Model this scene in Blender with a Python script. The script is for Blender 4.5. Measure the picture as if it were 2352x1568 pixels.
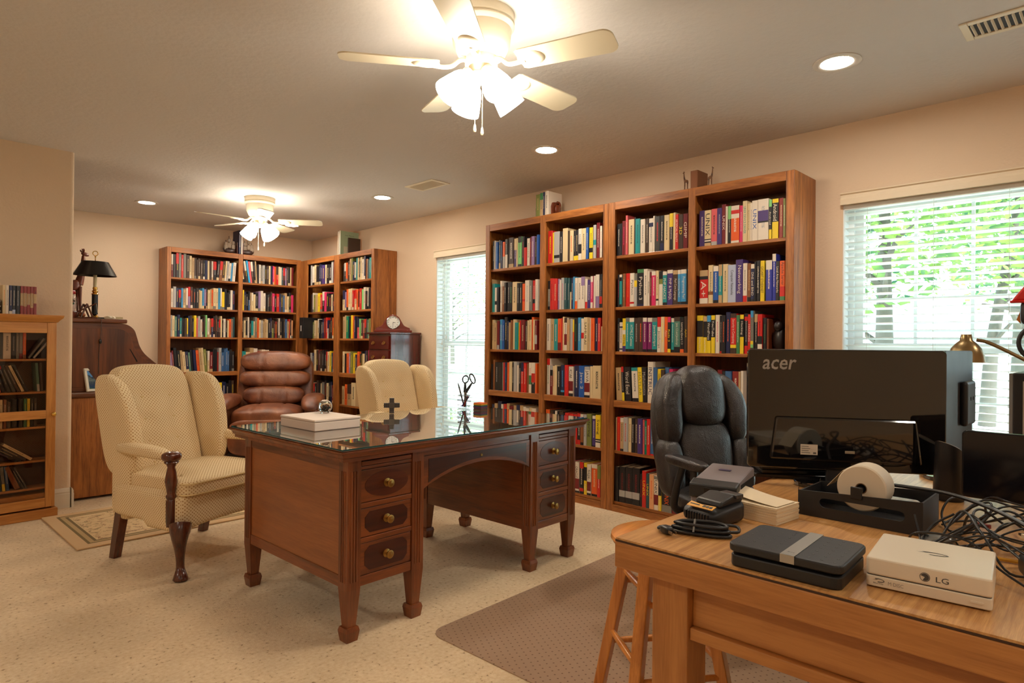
import bpy, bmesh, math, random
from mathutils import Vector, Matrix
# ------------------------------------------------------------------ camera, sky, sun, exposure
for _o in list(bpy.data.objects): bpy.data.objects.remove(_o)
SC = bpy.context.scene
COL = SC.collection
PI = math.pi
def R(d): return math.radians(d)
CAM_H, YAW, PITCH, ROLL = 1.15, R(44.75), R(0.22), R(0.56)
_f = Vector((math.cos(YAW)*math.cos(PITCH), math.sin(YAW)*math.cos(PITCH), math.sin(PITCH)))
_r = Vector((math.sin(YAW), -math.cos(YAW), 0)); _u = _r.cross(_f)
_rr = _r*math.cos(ROLL)+_u*math.sin(ROLL); _uu = _u*math.cos(ROLL)-_r*math.sin(ROLL)
cam = bpy.data.cameras.new('camera'); cam.sensor_width = 36; cam.lens = 1455/2352*36
cam.clip_start = 0.05; cam.clip_end = 200
camo = bpy.data.objects.new('camera', cam); COL.objects.link(camo)
_m = Matrix((_rr, _uu, -_f)).transposed().to_4x4(); _m.translation = Vector((0, 0, CAM_H))
camo.matrix_world = _m
SC.camera = camo
SC.view_settings.view_transform = 'Standard'; SC.view_settings.look = 'None'
SC.view_settings.gamma = 1.0; SC.view_settings.use_curve_mapping = False
SC.view_settings.exposure = 0.15
SC.cycles.use_denoising = True
SC.cycles.max_bounces = 9; SC.cycles.diffuse_bounces = 5; SC.cycles.glossy_bounces = 4
SC.cycles.transmission_bounces = 6; SC.cycles.transparent_max_bounces = 16
SC.cycles.sample_clamp_indirect = 6.0
SC.cycles.caustics_reflective = False; SC.cycles.caustics_refractive = False
SKY_STRENGTH, SUN_STRENGTH, FAN_GLOW, CAN_GLOW = 5.0, 8.0, 42.0, 235.0
w = bpy.data.worlds.new('sky'); SC.world = w; w.use_nodes = True
_bg = w.node_tree.nodes['Background']
_bg.inputs[0].default_value = (0.66, 0.88, 1.0, 1); _bg.inputs[1].default_value = SKY_STRENGTH
sun = bpy.data.lights.new('sun', 'SUN'); sun.energy = SUN_STRENGTH; sun.angle = R(1.5); sun.color = (1, .96, .88)
suno = bpy.data.objects.new('sun', sun); COL.objects.link(suno)
suno.rotation_euler = Vector((.32, .55, -.78)).to_track_quat('-Z', 'Y').to_euler(); suno.location = (0, 0, 12)

# ------------------------------------------------------------------ colour and material helpers
def lin(c):
    return tuple((v/12.92 if v <= .04045 else ((v+.055)/1.055)**2.4) for v in c)
def rgb(r, g, b): return lin((r/255, g/255, b/255))+(1,)
MATS = {}
def newmat(name):
    m = bpy.data.materials.new(name); m.use_nodes = True
    return m, m.node_tree.nodes, m.node_tree.links, m.node_tree.nodes['Principled BSDF']
def plain(name, c, rough=.5, metal=0, spec=.5, bump=0, bscale=200, emit=None, estr=0, coat=0):
    if name in MATS: return MATS[name]
    m, N, L, b = newmat(name)
    b.inputs['Base Color'].default_value = rgb(*c); b.inputs['Roughness'].default_value = rough
    b.inputs['Metallic'].default_value = metal; b.inputs['Specular IOR Level'].default_value = spec
    b.inputs['Coat Weight'].default_value = coat
    if emit: b.inputs['Emission Color'].default_value = rgb(*emit); b.inputs['Emission Strength'].default_value = estr
    # slight tonal variation so that no surface is perfectly uniform
    t = N.new('ShaderNodeTexCoord'); n = N.new('ShaderNodeTexNoise'); n.inputs['Scale'].default_value = bscale if bump else 9
    n.inputs['Detail'].default_value = 3
    L.new(t.outputs['Object'], n.inputs['Vector'])
    if bump:
        bp = N.new('ShaderNodeBump'); bp.inputs['Strength'].default_value = bump; bp.inputs['Distance'].default_value = .004
        L.new(n.outputs['Fac'], bp.inputs['Height']); L.new(bp.outputs['Normal'], b.inputs['Normal'])
    else:
        mr = N.new('ShaderNodeMapRange'); mr.inputs[3].default_value = max(0, rough-.05); mr.inputs[4].default_value = min(1, rough+.05)
        L.new(n.outputs['Fac'], mr.inputs[0]); L.new(mr.outputs[0], b.inputs['Roughness'])
    MATS[name] = m; return m
def wood(kind, axis):
    key = kind+'_wood_'+axis
    if key in MATS: return MATS[key]
    # dark, light, roughness, grain scale, coat
    dk, lt, rough, sc, coat = {
        'oak': ((116, 64, 22), (178, 110, 50), .42, 26, .15),
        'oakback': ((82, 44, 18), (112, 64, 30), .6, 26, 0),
        'golden': ((168, 104, 44), (206, 144, 74), .4, 22, .2),
        'maple': ((160, 100, 46), (190, 128, 66), .38, 30, .2),
        'walnut': ((88, 42, 17), (136, 72, 32), .32, 16, .35),
        'burl': ((60, 22, 10), (100, 44, 20), .3, 9, .4),
        'darkburl': ((44, 17, 9), (74, 30, 15), .3, 9, .4),
        'deskside': ((130, 72, 32), (158, 92, 44), .36, 18, .3),
        'rolltop': ((74, 36, 15), (124, 66, 28), .34, 9, .3),
        'cherry': ((58, 12, 10), (88, 22, 17), .22, 12, .6),
        'chairleg': ((64, 26, 10), (104, 46, 20), .25, 18, .5),
        'laminate': ((176, 122, 66), (212, 160, 98), .36, 60, .1),
        'stool': ((176, 104, 38), (216, 142, 66), .3, 22, .4),
        'figure': ((84, 34, 16), (126, 58, 28), .35, 14, .3)}[kind]
    m, N, L, b = newmat(key)
    t = N.new('ShaderNodeTexCoord'); mp = N.new('ShaderNodeMapping')
    s = {'x': (.07, 1, 1), 'y': (1, .07, 1), 'z': (1, 1, .07)}[axis]
    mp.inputs['Scale'].default_value = tuple(v*sc for v in s)
    n = N.new('ShaderNodeTexNoise'); n.inputs['Scale'].default_value = 1; n.inputs['Detail'].default_value = 5
    n.inputs['Distortion'].default_value = 1.4 if kind in ('oak', 'rolltop', 'burl', 'darkburl') else .6
    n2 = N.new('ShaderNodeTexNoise'); n2.inputs['Scale'].default_value = 9; n2.inputs['Detail'].default_value = 2
    L.new(t.outputs['Object'], mp.inputs['Vector']); L.new(mp.outputs['Vector'], n.inputs['Vector']); L.new(mp.outputs['Vector'], n2.inputs['Vector'])
    mx = N.new('ShaderNodeMix'); mx.inputs[0].default_value = .3
    L.new(n.outputs['Fac'], mx.inputs[2]); L.new(n2.outputs['Fac'], mx.inputs[3])
    rp = N.new('ShaderNodeValToRGB'); rp.color_ramp.elements[0].position = .36; rp.color_ramp.elements[1].position = .62
    rp.color_ramp.elements[0].color = rgb(*dk); rp.color_ramp.elements[1].color = rgb(*lt)
    L.new(mx.outputs[0], rp.inputs['Fac']); L.new(rp.outputs['Color'], b.inputs['Base Color'])
    b.inputs['Roughness'].default_value = rough; b.inputs['Coat Weight'].default_value = coat; b.inputs['Coat Roughness'].default_value = .12
    bp = N.new('ShaderNodeBump'); bp.inputs['Strength'].default_value = .12; bp.inputs['Distance'].default_value = .002
    L.new(n2.outputs['Fac'], bp.inputs['Height']); L.new(bp.outputs['Normal'], b.inputs['Normal'])
    MATS[key] = m; return m
def glassy(name, tint=(1, 1, 1), ior=1.5, rough=.0, absorb=1.0, boost=1.0):
    """A thin sheet: lets light straight through and mirrors at grazing angles."""
    if name in MATS: return MATS[name]
    m, N, L, b = newmat(name); N.remove(b); out = N['Material Output']
    tr = N.new('ShaderNodeBsdfTransparent'); tr.inputs[0].default_value = (tint[0]*absorb, tint[1]*absorb, tint[2]*absorb, 1)
    gl = N.new('ShaderNodeBsdfGlossy'); gl.inputs['Roughness'].default_value = rough; gl.inputs[0].default_value = (1, 1, 1, 1)
    fr = N.new('ShaderNodeFresnel'); fr.inputs['IOR'].default_value = ior
    ge = N.new('ShaderNodeNewGeometry'); sb = N.new('ShaderNodeMath'); sb.operation = 'MULTIPLY_ADD'; sb.inputs[1].default_value = -boost; sb.inputs[2].default_value = boost
    L.new(ge.outputs['Backfacing'], sb.inputs[0]); mu = N.new('ShaderNodeMath'); mu.operation = 'MULTIPLY'; mu.use_clamp = True
    L.new(fr.outputs[0], mu.inputs[0]); L.new(sb.outputs[0], mu.inputs[1])
    mx = N.new('ShaderNodeMixShader'); L.new(mu.outputs[0], mx.inputs[0]); L.new(tr.outputs[0], mx.inputs[1]); L.new(gl.outputs[0], mx.inputs[2])
    L.new(mx.outputs[0], out.inputs['Surface']); MATS[name] = m; return m

# ------------------------------------------------------------------ mesh building
class MB:
    def __init__(s): s.v = []; s.f = []; s.m = []; s.cm = 0; s.T = None
    def add(s, vs, fs):
        o = len(s.v)
        if s.T is not None: vs = [s.T @ Vector(p) for p in vs]
        s.v += [tuple(p) for p in vs]; s.f += [tuple(i+o for i in f) for f in fs]; s.m += [s.cm]*len(fs)
        return s
    def box(s, x0, x1, y0, y1, z0, z1):
        return s.add([(x0, y0, z0), (x1, y0, z0), (x1, y1, z0), (x0, y1, z0), (x0, y0, z1), (x1, y0, z1), (x1, y1, z1), (x0, y1, z1)],
                     [(0, 3, 2, 1), (4, 5, 6, 7), (0, 1, 5, 4), (1, 2, 6, 5), (2, 3, 7, 6), (3, 0, 4, 7)])
    def hexa(s, b, t):   # four bottom corners, four top corners (counter-clockwise from above)
        return s.add(list(b)+list(t), [(0, 3, 2, 1), (4, 5, 6, 7), (0, 1, 5, 4), (1, 2, 6, 5), (2, 3, 7, 6), (3, 0, 4, 7)])
    def ring(s, rings, caps=True, close=False):
        n = len(rings[0]); vs = [p for r in rings for p in r]; fs = []
        k = len(rings)
        for i in range(k if close else k-1):
            a, c = i*n, ((i+1) % k)*n
            for j in range(n): fs.append((a+j, a+(j+1) % n, c+(j+1) % n, c+j))
        if caps and not close: fs += [tuple(reversed(range(n))), tuple(range((k-1)*n, k*n))]
        return s.add(vs, fs)
    def lathe(s, prof, c=(0, 0, 0), n=24, caps=True, axis='z'):
        rs = []
        for r, z in prof:
            rr = []
            for j in range(n):
                a = 2*PI*j/n; p = (r*math.cos(a), r*math.sin(a), z)
                if axis == 'x': p = (p[2], p[0], p[1])
                if axis == 'y': p = (p[1], p[2], p[0])
                rr.append((p[0]+c[0], p[1]+c[1], p[2]+c[2]))
            rs.append(rr)
        return s.ring(rs, caps)
    def tube(s, pts, r, n=8, caps=True, close=False):
        pts = [Vector(p) for p in pts]; rs = []; k = len(pts)
        rad = r if isinstance(r, (list, tuple)) else [r]*k
        nrm = None
        for i, p in enumerate(pts):
            if close: d = pts[(i+1) % k]-pts[i-1]
            else: d = pts[min(i+1, k-1)]-pts[max(i-1, 0)]
            if d.length < 1e-9: d = Vector((0, 0, 1))
            d.normalize()
            if nrm is None:
                nrm = d.orthogonal().normalized()
            nrm = (nrm-d*nrm.dot(d))
            if nrm.length < 1e-6: nrm = d.orthogonal()
            nrm.normalize(); bn = d.cross(nrm)
            rs.append([p+(nrm*math.cos(2*PI*j/n)+bn*math.sin(2*PI*j/n))*rad[i] for j in range(n)])
        return s.ring(rs, caps, close)
    def prism(s, poly, a, b, axis='y'):   # polygon in the two other axes, extruded from a to b
        def P(p, t):
            return {'x': (t, p[0], p[1]), 'y': (p[0], t, p[1]), 'z': (p[0], p[1], t)}[axis]
        return s.ring([[P(p, a) for p in poly], [P(p, b) for p in poly]])
    def rbox(s, c, h, p=5, n=8, fn=None):
        """Rounded, inflated box: a cube sphere pulled out by a p-norm."""
        idx = {}; vs = []; fs = []
        def V(i, j, k):
            if (i, j, k) in idx: return idx[(i, j, k)]
            q = [math.tan((t/n*2-1)*PI/4) if p < 3 else (t/n*2-1) for t in (i, j, k)]
            l = sum(abs(t)**p for t in q)**(1/p); q = [t/l for t in q]
            o = Vector((c[0]+q[0]*h[0], c[1]+q[1]*h[1], c[2]+q[2]*h[2]))
            if fn: o = fn(o, q)
            idx[(i, j, k)] = len(vs); vs.append(o); return idx[(i, j, k)]
        for a in range(n):
            for b in range(n):
                for side in (0, n):
                    q = [(V(side, a, b), V(side, a+1, b), V(side, a+1, b+1), V(side, a, b+1)),
                         (V(a, side, b), V(a, side, b+1), V(a+1, side, b+1), V(a+1, side, b)),
                         (V(a, b, side), V(a+1, b, side), V(a+1, b+1, side), V(a, b+1, side))]
                    for f in q: fs.append(f if side else tuple(reversed(f)))
        return s.add(vs, fs)
    def build(s, name, mat, parent=None, smooth=None, bevel=0, seg=2, fix=True, uv=True):
        me = bpy.data.meshes.new(name); me.from_pydata(s.v, [], s.f)
        mats = mat if isinstance(mat, (list, tuple)) else [mat]
        for m in mats: me.materials.append(m)
        if len(mats) > 1: me.polygons.foreach_set('material_index', s.m)
        if fix:
            bm = bmesh.new(); bm.from_mesh(me); bmesh.ops.recalc_face_normals(bm, faces=bm.faces); bm.to_mesh(me); bm.free()
        me.update()
        if uv:
            ul = me.uv_layers.new(name='UVMap')
            for p in me.polygons:
                a = max(range(3), key=lambda i: abs(p.normal[i])); i, j = ((1, 2), (0, 2), (0, 1))[a]
                for li in p.loop_indices:
                    co = me.vertices[me.loops[li].vertex_index].co; ul.data[li].uv = (co[i], co[j])
        if smooth is not None:
            me.polygons.foreach_set('use_smooth', [True]*len(me.polygons)); me.set_sharp_from_angle(angle=R(smooth))
        o = bpy.data.objects.new(name, me); COL.objects.link(o)
        if parent: o.parent = parent
        if bevel:
            b = o.modifiers.new('edge', 'BEVEL'); b.width = bevel; b.segments = seg; b.limit_method = 'ANGLE'; b.angle_limit = R(40)
        return o
def tag(o, label=None, cat=None, group=None, kind=None):
    if label: o['label'] = label
    if cat: o['category'] = cat
    if group: o['group'] = group
    if kind: o['kind'] = kind
    return o
def thing(name, label, cat, loc=(0, 0, 0), rz=0, group=None):
    o = bpy.data.objects.new(name, None); COL.objects.link(o); o.location = loc; o.rotation_euler = (0, 0, R(rz))
    o.empty_display_size = .05
    return tag(o, label, cat, group)
def struct(name, mb, mat, **k):
    o = mb.build(name, mat, **k); o['kind'] = 'structure'; return o
def dup(root, loc, rz, label, group=None):
    r = root.copy(); COL.objects.link(r); r.location = loc; r.rotation_euler = (0, 0, R(rz)); r['label'] = label
    if group: r['group'] = group
    for ch in list(root.children):
        c = ch.copy(); COL.objects.link(c); c.parent = r
        for g in list(ch.children):
            d = g.copy(); COL.objects.link(d); d.parent = c
    return r
def text_mesh(txt, mat, name, parent, M, width=None, height=None, shear=0, bold=0):
    """Lettering: local x runs along the line, y up; M places it. Fitted into width x height."""
    cu = bpy.data.curves.new('t', 'FONT'); cu.body = txt; cu.align_x = 'CENTER'; cu.align_y = 'CENTER'; cu.shear = shear; cu.offset = bold
    cu.resolution_u = 2
    ob = bpy.data.objects.new('t', cu); COL.objects.link(ob)
    dg = bpy.context.evaluated_depsgraph_get(); dg.update()
    me = bpy.data.meshes.new_from_object(ob.evaluated_get(dg)); bpy.data.objects.remove(ob); bpy.data.curves.remove(cu)
    if not me.vertices: return None
    xs = [v.co.x for v in me.vertices]; ys = [v.co.y for v in me.vertices]
    w0, h0 = max(xs)-min(xs), max(ys)-min(ys); cx, cy = (max(xs)+min(xs))/2, (max(ys)+min(ys))/2
    sx = (width or 1e9)/w0; sy = (height or 1e9)/h0; s = min(sx, sy)
    kx = min(s*1.6, sx) if width else s
    ky = min(s*1.3, sy) if height else s
    for v in me.vertices: v.co = M @ Vector(((v.co.x-cx)*kx, (v.co.y-cy)*ky, 0))
    me.materials.clear(); me.materials.append(mat); me.name = name
    o = bpy.data.objects.new(name, me); COL.objects.link(o); o.parent = parent
    return o
def frame(o, x, y):   # matrix with local x along x, y along y
    x = Vector(x).normalized(); y = Vector(y).normalized(); z = x.cross(y)
    m = Matrix((x, y, z)).transposed().to_4x4(); m.translation = Vector(o); return m
def arc(c, r, a0, a1, n, z=None):
    return [(c[0]+r*math.cos(R(a0+(a1-a0)*i/n)), c[1]+r*math.sin(R(a0+(a1-a0)*i/n))) for i in range(n+1)]
def rrect(x0, x1, y0, y1, r, n=5):
    return arc((x1-r, y1-r), r, 0, 90, n)+arc((x0+r, y1-r), r, 90, 180, n)+arc((x0+r, y0+r), r, 180, 270, n)+arc((x1-r, y0+r), r, 270, 360, n)
def bez(pts, n=12):   # Catmull-Rom through points
    P = [Vector(p) for p in pts]; P = [P[0]*2-P[1]]+P+[P[-1]*2-P[-2]]; out = []
    for i in range(1, len(P)-2):
        for k in range(n):
            t = k/n; a, b, c, d = P[i-1:i+3]
            out.append(.5*((2*b)+(c-a)*t+(2*a-5*b+4*c-d)*t*t+(3*b-a-3*c+d)*t**3))
    out.append(P[-2]); return out
ORD = ['zeroth', 'first', 'second', 'third', 'fourth', 'fifth', 'sixth', 'seventh', 'eighth', 'ninth', 'tenth', 'eleventh', 'twelfth', 'thirteenth',
       'fourteenth', 'fifteenth', 'sixteenth', 'seventeenth', 'eighteenth', 'nineteenth', 'twentieth', 'twenty-first', 'twenty-second']
# ------------------------------------------------------------------ the room
XW, YF, YP, ZC = 3.94, 7.53, 5.22, 2.438
X0, Y0 = -2.6, -2.4
def wall_mat(name, c, bump, sc):
    m, N, L, b = newmat(name)
    t = N.new('ShaderNodeTexCoord'); n = N.new('ShaderNodeTexNoise'); n.inputs['Scale'].default_value = sc; n.inputs['Detail'].default_value = 4
    L.new(t.outputs['Object'], n.inputs['Vector'])
    rp = N.new('ShaderNodeValToRGB'); a = [v*.97 for v in rgb(*c)[:3]]
    rp.color_ramp.elements[0].color = (*a, 1); rp.color_ramp.elements[1].color = rgb(*c)
    n2 = N.new('ShaderNodeTexNoise'); n2.inputs['Scale'].default_value = 3; L.new(t.outputs['Object'], n2.inputs['Vector'])
    L.new(n2.outputs['Fac'], rp.inputs['Fac']); L.new(rp.outputs['Color'], b.inputs['Base Color'])
    bp = N.new('ShaderNodeBump'); bp.inputs['Strength'].default_value = bump; bp.inputs['Distance'].default_value = .006
    L.new(n.outputs['Fac'], bp.inputs['Height']); L.new(bp.outputs['Normal'], b.inputs['Normal'])
    b.inputs['Roughness'].default_value = .85; b.inputs['Specular IOR Level'].default_value = .2
    MATS[name] = m; return m
WALL = wall_mat('wall_paint', (222, 198, 170), .25, 70)
CEIL = wall_mat('ceiling_paint', (216, 212, 208), .4, 38)
TRIM = plain('white_trim', (226, 218, 200), .45)
def carpet_mat():
    m, N, L, b = newmat('carpet')
    t = N.new('ShaderNodeTexCoord')
    n = N.new('ShaderNodeTexNoise'); n.inputs['Scale'].default_value = 210; n.inputs['Detail'].default_value = 3
    n2 = N.new('ShaderNodeTexNoise'); n2.inputs['Scale'].default_value = 62; n2.inputs['Detail'].default_value = 4
    n3 = N.new('ShaderNodeTexNoise'); n3.inputs['Scale'].default_value = 2.6; n3.inputs['Detail'].default_value = 2
    for q in (n, n2, n3): L.new(t.outputs['Object'], q.inputs['Vector'])
    rp = N.new('ShaderNodeValToRGB'); e = rp.color_ramp.elements
    e[0].position = .29; e[0].color = rgb(150, 118, 84); e[1].position = .37; e[1].color = rgb(220, 192, 152)
    x = e.new(.7); x.color = rgb(234, 212, 176)
    L.new(n2.outputs['Fac'], rp.inputs['Fac'])
    mx = N.new('ShaderNodeMix'); mx.data_type = 'RGBA'; mx.blend_type = 'MULTIPLY'; mx.inputs[0].default_value = .35
    r2 = N.new('ShaderNodeValToRGB'); r2.color_ramp.elements[0].color = (.55, .52, .48, 1); r2.color_ramp.elements[0].position = .35; r2.color_ramp.elements[1].position = .6
    L.new(n3.outputs['Fac'], r2.inputs['Fac']); L.new(rp.outputs['Color'], mx.inputs[6]); L.new(r2.outputs['Color'], mx.inputs[7])
    L.new(mx.outputs[2], b.inputs['Base Color'])
    ad = N.new('ShaderNodeMath'); ad.operation = 'ADD'; L.new(n.outputs['Fac'], ad.inputs[0]); L.new(n2.outputs['Fac'], ad.inputs[1])
    bp = N.new('ShaderNodeBump'); bp.inputs['Strength'].default_value = .5; bp.inputs['Distance'].default_value = .008
    L.new(ad.outputs[0], bp.inputs['Height']); L.new(bp.outputs['Normal'], b.inputs['Normal'])
    b.inputs['Roughness'].default_value = .95; b.inputs['Specular IOR Level'].default_value = .1
    b.inputs['Sheen Weight'].default_value = .2
    return m
struct('floor', MB().box(X0-.12, XW+.15, Y0-.12, YF+.12, -.12, 0), carpet_mat())
struct('ceiling', MB().box(X0-.12, XW+.15, Y0-.12, YF+.12, ZC, ZC+.15), CEIL)
W1 = (4.03, 4.974, .25, 2.03); W2 = (-.62, 1.223, .25, 2.0)      # window openings: y0, y1, z0, z1
def wall_right():
    m = MB(); a, b = XW, XW+.15
    m.box(a, b, Y0-.12, W2[0], 0, ZC).box(a, b, W2[1], W1[0], 0, ZC).box(a, b, W1[1], YF+.12, 0, ZC)
    for q in (W1, W2): m.box(a, b, q[0], q[1], 0, q[2]).box(a, b, q[0], q[1], q[3], ZC)
    struct('wall_right', m, WALL)
wall_right()
struct('wall_far', MB().box(X0-.12, XW, YF, YF+.12, 0, ZC), WALL)
_p = MB(); _p.prism([(X0, YP), (.945, YP)]+arc((.945, YP+.025), .025, -90, 0, 4)+arc((.945, YP+.095), .025, 0, 90, 4)+[(X0, YP+.12)], 0, ZC, 'z')
struct('wall_left', _p, WALL, smooth=40)
struct('wall_side', MB().box(X0-.12, X0, Y0, YF, 0, ZC), WALL)
struct('wall_back', MB().box(X0, XW, Y0-.12, Y0, 0, ZC), WALL)
def baseboard(name, x0, y0, x1, y1, nx, ny):
    m = MB(); d = Vector((x1-x0, y1-y0, 0)).normalized(); n = Vector((nx, ny, 0)); prof = [(0, 0), (.014, 0), (.014, .095), (.011, .102), (.013, .11), (.007, .128), (0, .135)]
    m.ring([[(x0+n.x*a, y0+n.y*a, z) for a, z in prof], [(x1+n.x*a, y1+n.y*a, z) for a, z in prof]])
    struct(name, m, TRIM)
baseboard('baseboard_left', X0, YP, .962, YP, 0, -1)
baseboard('trim_1', .97, YP-.014, .97, YP+.134, 1, 0)
baseboard('baseboard_far', X0, YF, XW, YF, 0, -1)
baseboard('baseboard_right', XW, Y0, XW, YF, -1, 0)

# ------------------------------------------------------------------ windows and blinds
VINYL = plain('white_vinyl', (236, 238, 238), .4)
PANE = glassy('window_glass', (.96, .985, .98), 1.45)
def window(name, q, cols):
    y0, y1, z0, z1 = q; m = MB(); a, b = 4.03, 4.08
    def fr(ya, yb, za, zb, t, xa, xb):
        m.box(xa, xb, ya, ya+t, za, zb).box(xa, xb, yb-t, yb, za, zb).box(xa, xb, ya+t, yb-t, za, za+t).box(xa, xb, ya+t, yb-t, zb-t, zb)
    fr(y0, y1, z0, z1, .035, a, 4.09)
    m.box(3.945, 4.03, y0, y0+.006, z0, z1).box(3.945, 4.03, y1-.006, y1, z0, z1).box(3.90, 4.03, y0, y1, z0, z0+.02)   # jamb liners and sill
    g = MB(); zm = 1.15
    for ya, yb, nc in cols:
        if ya > y0+.05: m.box(a, 4.09, ya-.04, ya, z0, z1)
        fr(ya+.0, yb-.0, zm-.02, z1-.035, .045, 4.05, 4.085); fr(ya, yb, z0+.035, zm+.02, .045, 4.035, 4.065)
        for za, zb, x in ((zm+.025, z1-.08, 4.067), (z0+.08, zm-.025, 4.05)):
            for i in range(1, nc): m.box(x-.006, x+.006, ya+.045+(yb-ya-.09)*i/nc-.008, ya+.045+(yb-ya-.09)*i/nc+.008, za, zb)
            for i in (1, 2): m.box(x-.005, x+.005, ya+.045, yb-.045, za+(zb-za)*i/3-.008, za+(zb-za)*i/3+.008)
            g.box(x-.001, x+.001, ya+.04, yb-.04, za, zb)
    o = struct(name, m, VINYL)
    g.build('glass_pane', PANE, o)
window('window_1', W1, [(W1[0]+.035, W1[1]-.035, 3)])
window('window_2', W2, [(.32, W2[1]-.035, 3), (W2[0]+.035, .28, 3)])
SLAT = plain('blind_slat', (232, 236, 232), .45); VAL = plain('blind_valance', (226, 208, 178), .5)
CORD = plain('blind_cord', (214, 214, 206), .7)
def blind(q, label, pulls):
    y0, y1, z0, z1 = q; y0 += .008; y1 -= .008; L_ = y1-y0
    t = thing('window_blind', label, 'blind', (3.972, y0, z1))
    m = MB(); prof = [(-.066, -.035), (-.066, -.005), (-.061, .008), (-.061, .02), (-.07, .026), (-.07, .032), (-.05, .032), (-.05, -.035)]
    m.ring([[(a, -.012, z) for a, z in prof], [(a, L_+.012, z) for a, z in prof]]); m.box(-.06, -.034, -.012, -.004, -.03, .03).box(-.06, -.034, L_+.004, L_+.012, -.03, .03)
    m.build('valance', VAL, t)
    MB().box(-.028, .022, 0, L_, -.06, -.008).build('headrail', SLAT, t)
    s = MB(); n = int((z1-z0-.12)/.042); ca, sa = math.cos(R(11)), math.sin(R(11))
    for i in range(n):
        z = -.085-i*.042; pr = [(-.025, 0), (-.012, .0022), (0, .003), (.012, .0022), (.025, 0), (.025, -.0022), (0, .0006), (-.025, -.0022)]
        pr = [(a*ca+b*sa, -a*sa+b*ca+z) for a, b in pr]
        s.ring([[(a, .002, b) for a, b in pr], [(a, L_-.002, b) for a, b in pr]])
    s.build('slats', SLAT, t)
    zb = -.085-n*.042
    MB().box(-.025, .025, .002, L_-.002, zb-.012, zb+.004).build('bottom_rail', SLAT, t, bevel=.003)
    c = MB(); k = 3 if L_ < 1.2 else 6
    for i in range(k):
        y = .12+(L_-.24)*i/(k-1)
        for x in (-.027, .027): c.tube([(x, y, -.05), (x, y, zb)], .0011, 4)
    c.build('ladder_cords', CORD, t)
    for y, zz in pulls:
        p = MB(); p.tube([(-.036, y, -.03), (-.036, y, zz)], .0013, 4).lathe([(.001, zz+.004), (.004, zz-.006), (.008, zz-.034), (.003, zz-.036)], (-.036, y, 0), 8)
        p.build('pull_cord', CORD, t, smooth=50)
blind(W1, 'white slatted blind on tall window beside the book-filled case', [(.80, -.92), (.83, -.86), (.77, -.8)])
blind(W2, 'wide white slatted blind behind the computer monitors', [])

# ------------------------------------------------------------------ outside
def ground_mat():
    m, N, L, b = newmat('gravel_drive'); t = N.new('ShaderNodeTexCoord'); n = N.new('ShaderNodeTexNoise'); n.inputs['Scale'].default_value = .35; n.inputs['Detail'].default_value = 6
    L.new(t.outputs['Object'], n.inputs['Vector']); rp = N.new('ShaderNodeValToRGB')
    rp.color_ramp.elements[0].color = rgb(196, 204, 176); rp.color_ramp.elements[0].position = .4; rp.color_ramp.elements[1].color = rgb(236, 232, 222); rp.color_ramp.elements[1].position = .56
    L.new(n.outputs['Fac'], rp.inputs['Fac']); L.new(rp.outputs['Color'], b.inputs['Base Color']); b.inputs['Roughness'].default_value = .95
    return m
struct('ground', MB().box(4.3, 70, -50, 70, -.6, -.35), ground_mat())
def leaf_mat():
    m, N, L, b = newmat('foliage'); t = N.new('ShaderNodeTexCoord'); n = N.new('ShaderNodeTexNoise'); n.inputs['Scale'].default_value = 1.7; n.inputs['Detail'].default_value = 3
    L.new(t.outputs['Object'], n.inputs['Vector']); rp = N.new('ShaderNodeValToRGB')
    rp.color_ramp.elements[0].color = rgb(60, 112, 84); rp.color_ramp.elements[0].position = .35; rp.color_ramp.elements[1].color = rgb(168, 196, 96); rp.color_ramp.elements[1].position = .65
    L.new(n.outputs['Fac'], rp.inputs['Fac']); out = N['Material Output']
    tr = N.new('ShaderNodeBsdfTranslucent'); L.new(rp.outputs['Color'], tr.inputs[0]); L.new(rp.outputs['Color'], b.inputs['Base Color']); b.inputs['Roughness'].default_value = .5
    mx = N.new('ShaderNodeMixShader'); mx.inputs[0].default_value = .5; L.new(b.outputs[0], mx.inputs[1]); L.new(tr.outputs[0], mx.inputs[2]); L.new(mx.outputs[0], out.inputs['Surface'])
    return m
LEAF = leaf_mat(); BARK = plain('bark', (96, 92, 84), .9, bump=.6, bscale=14)
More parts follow.
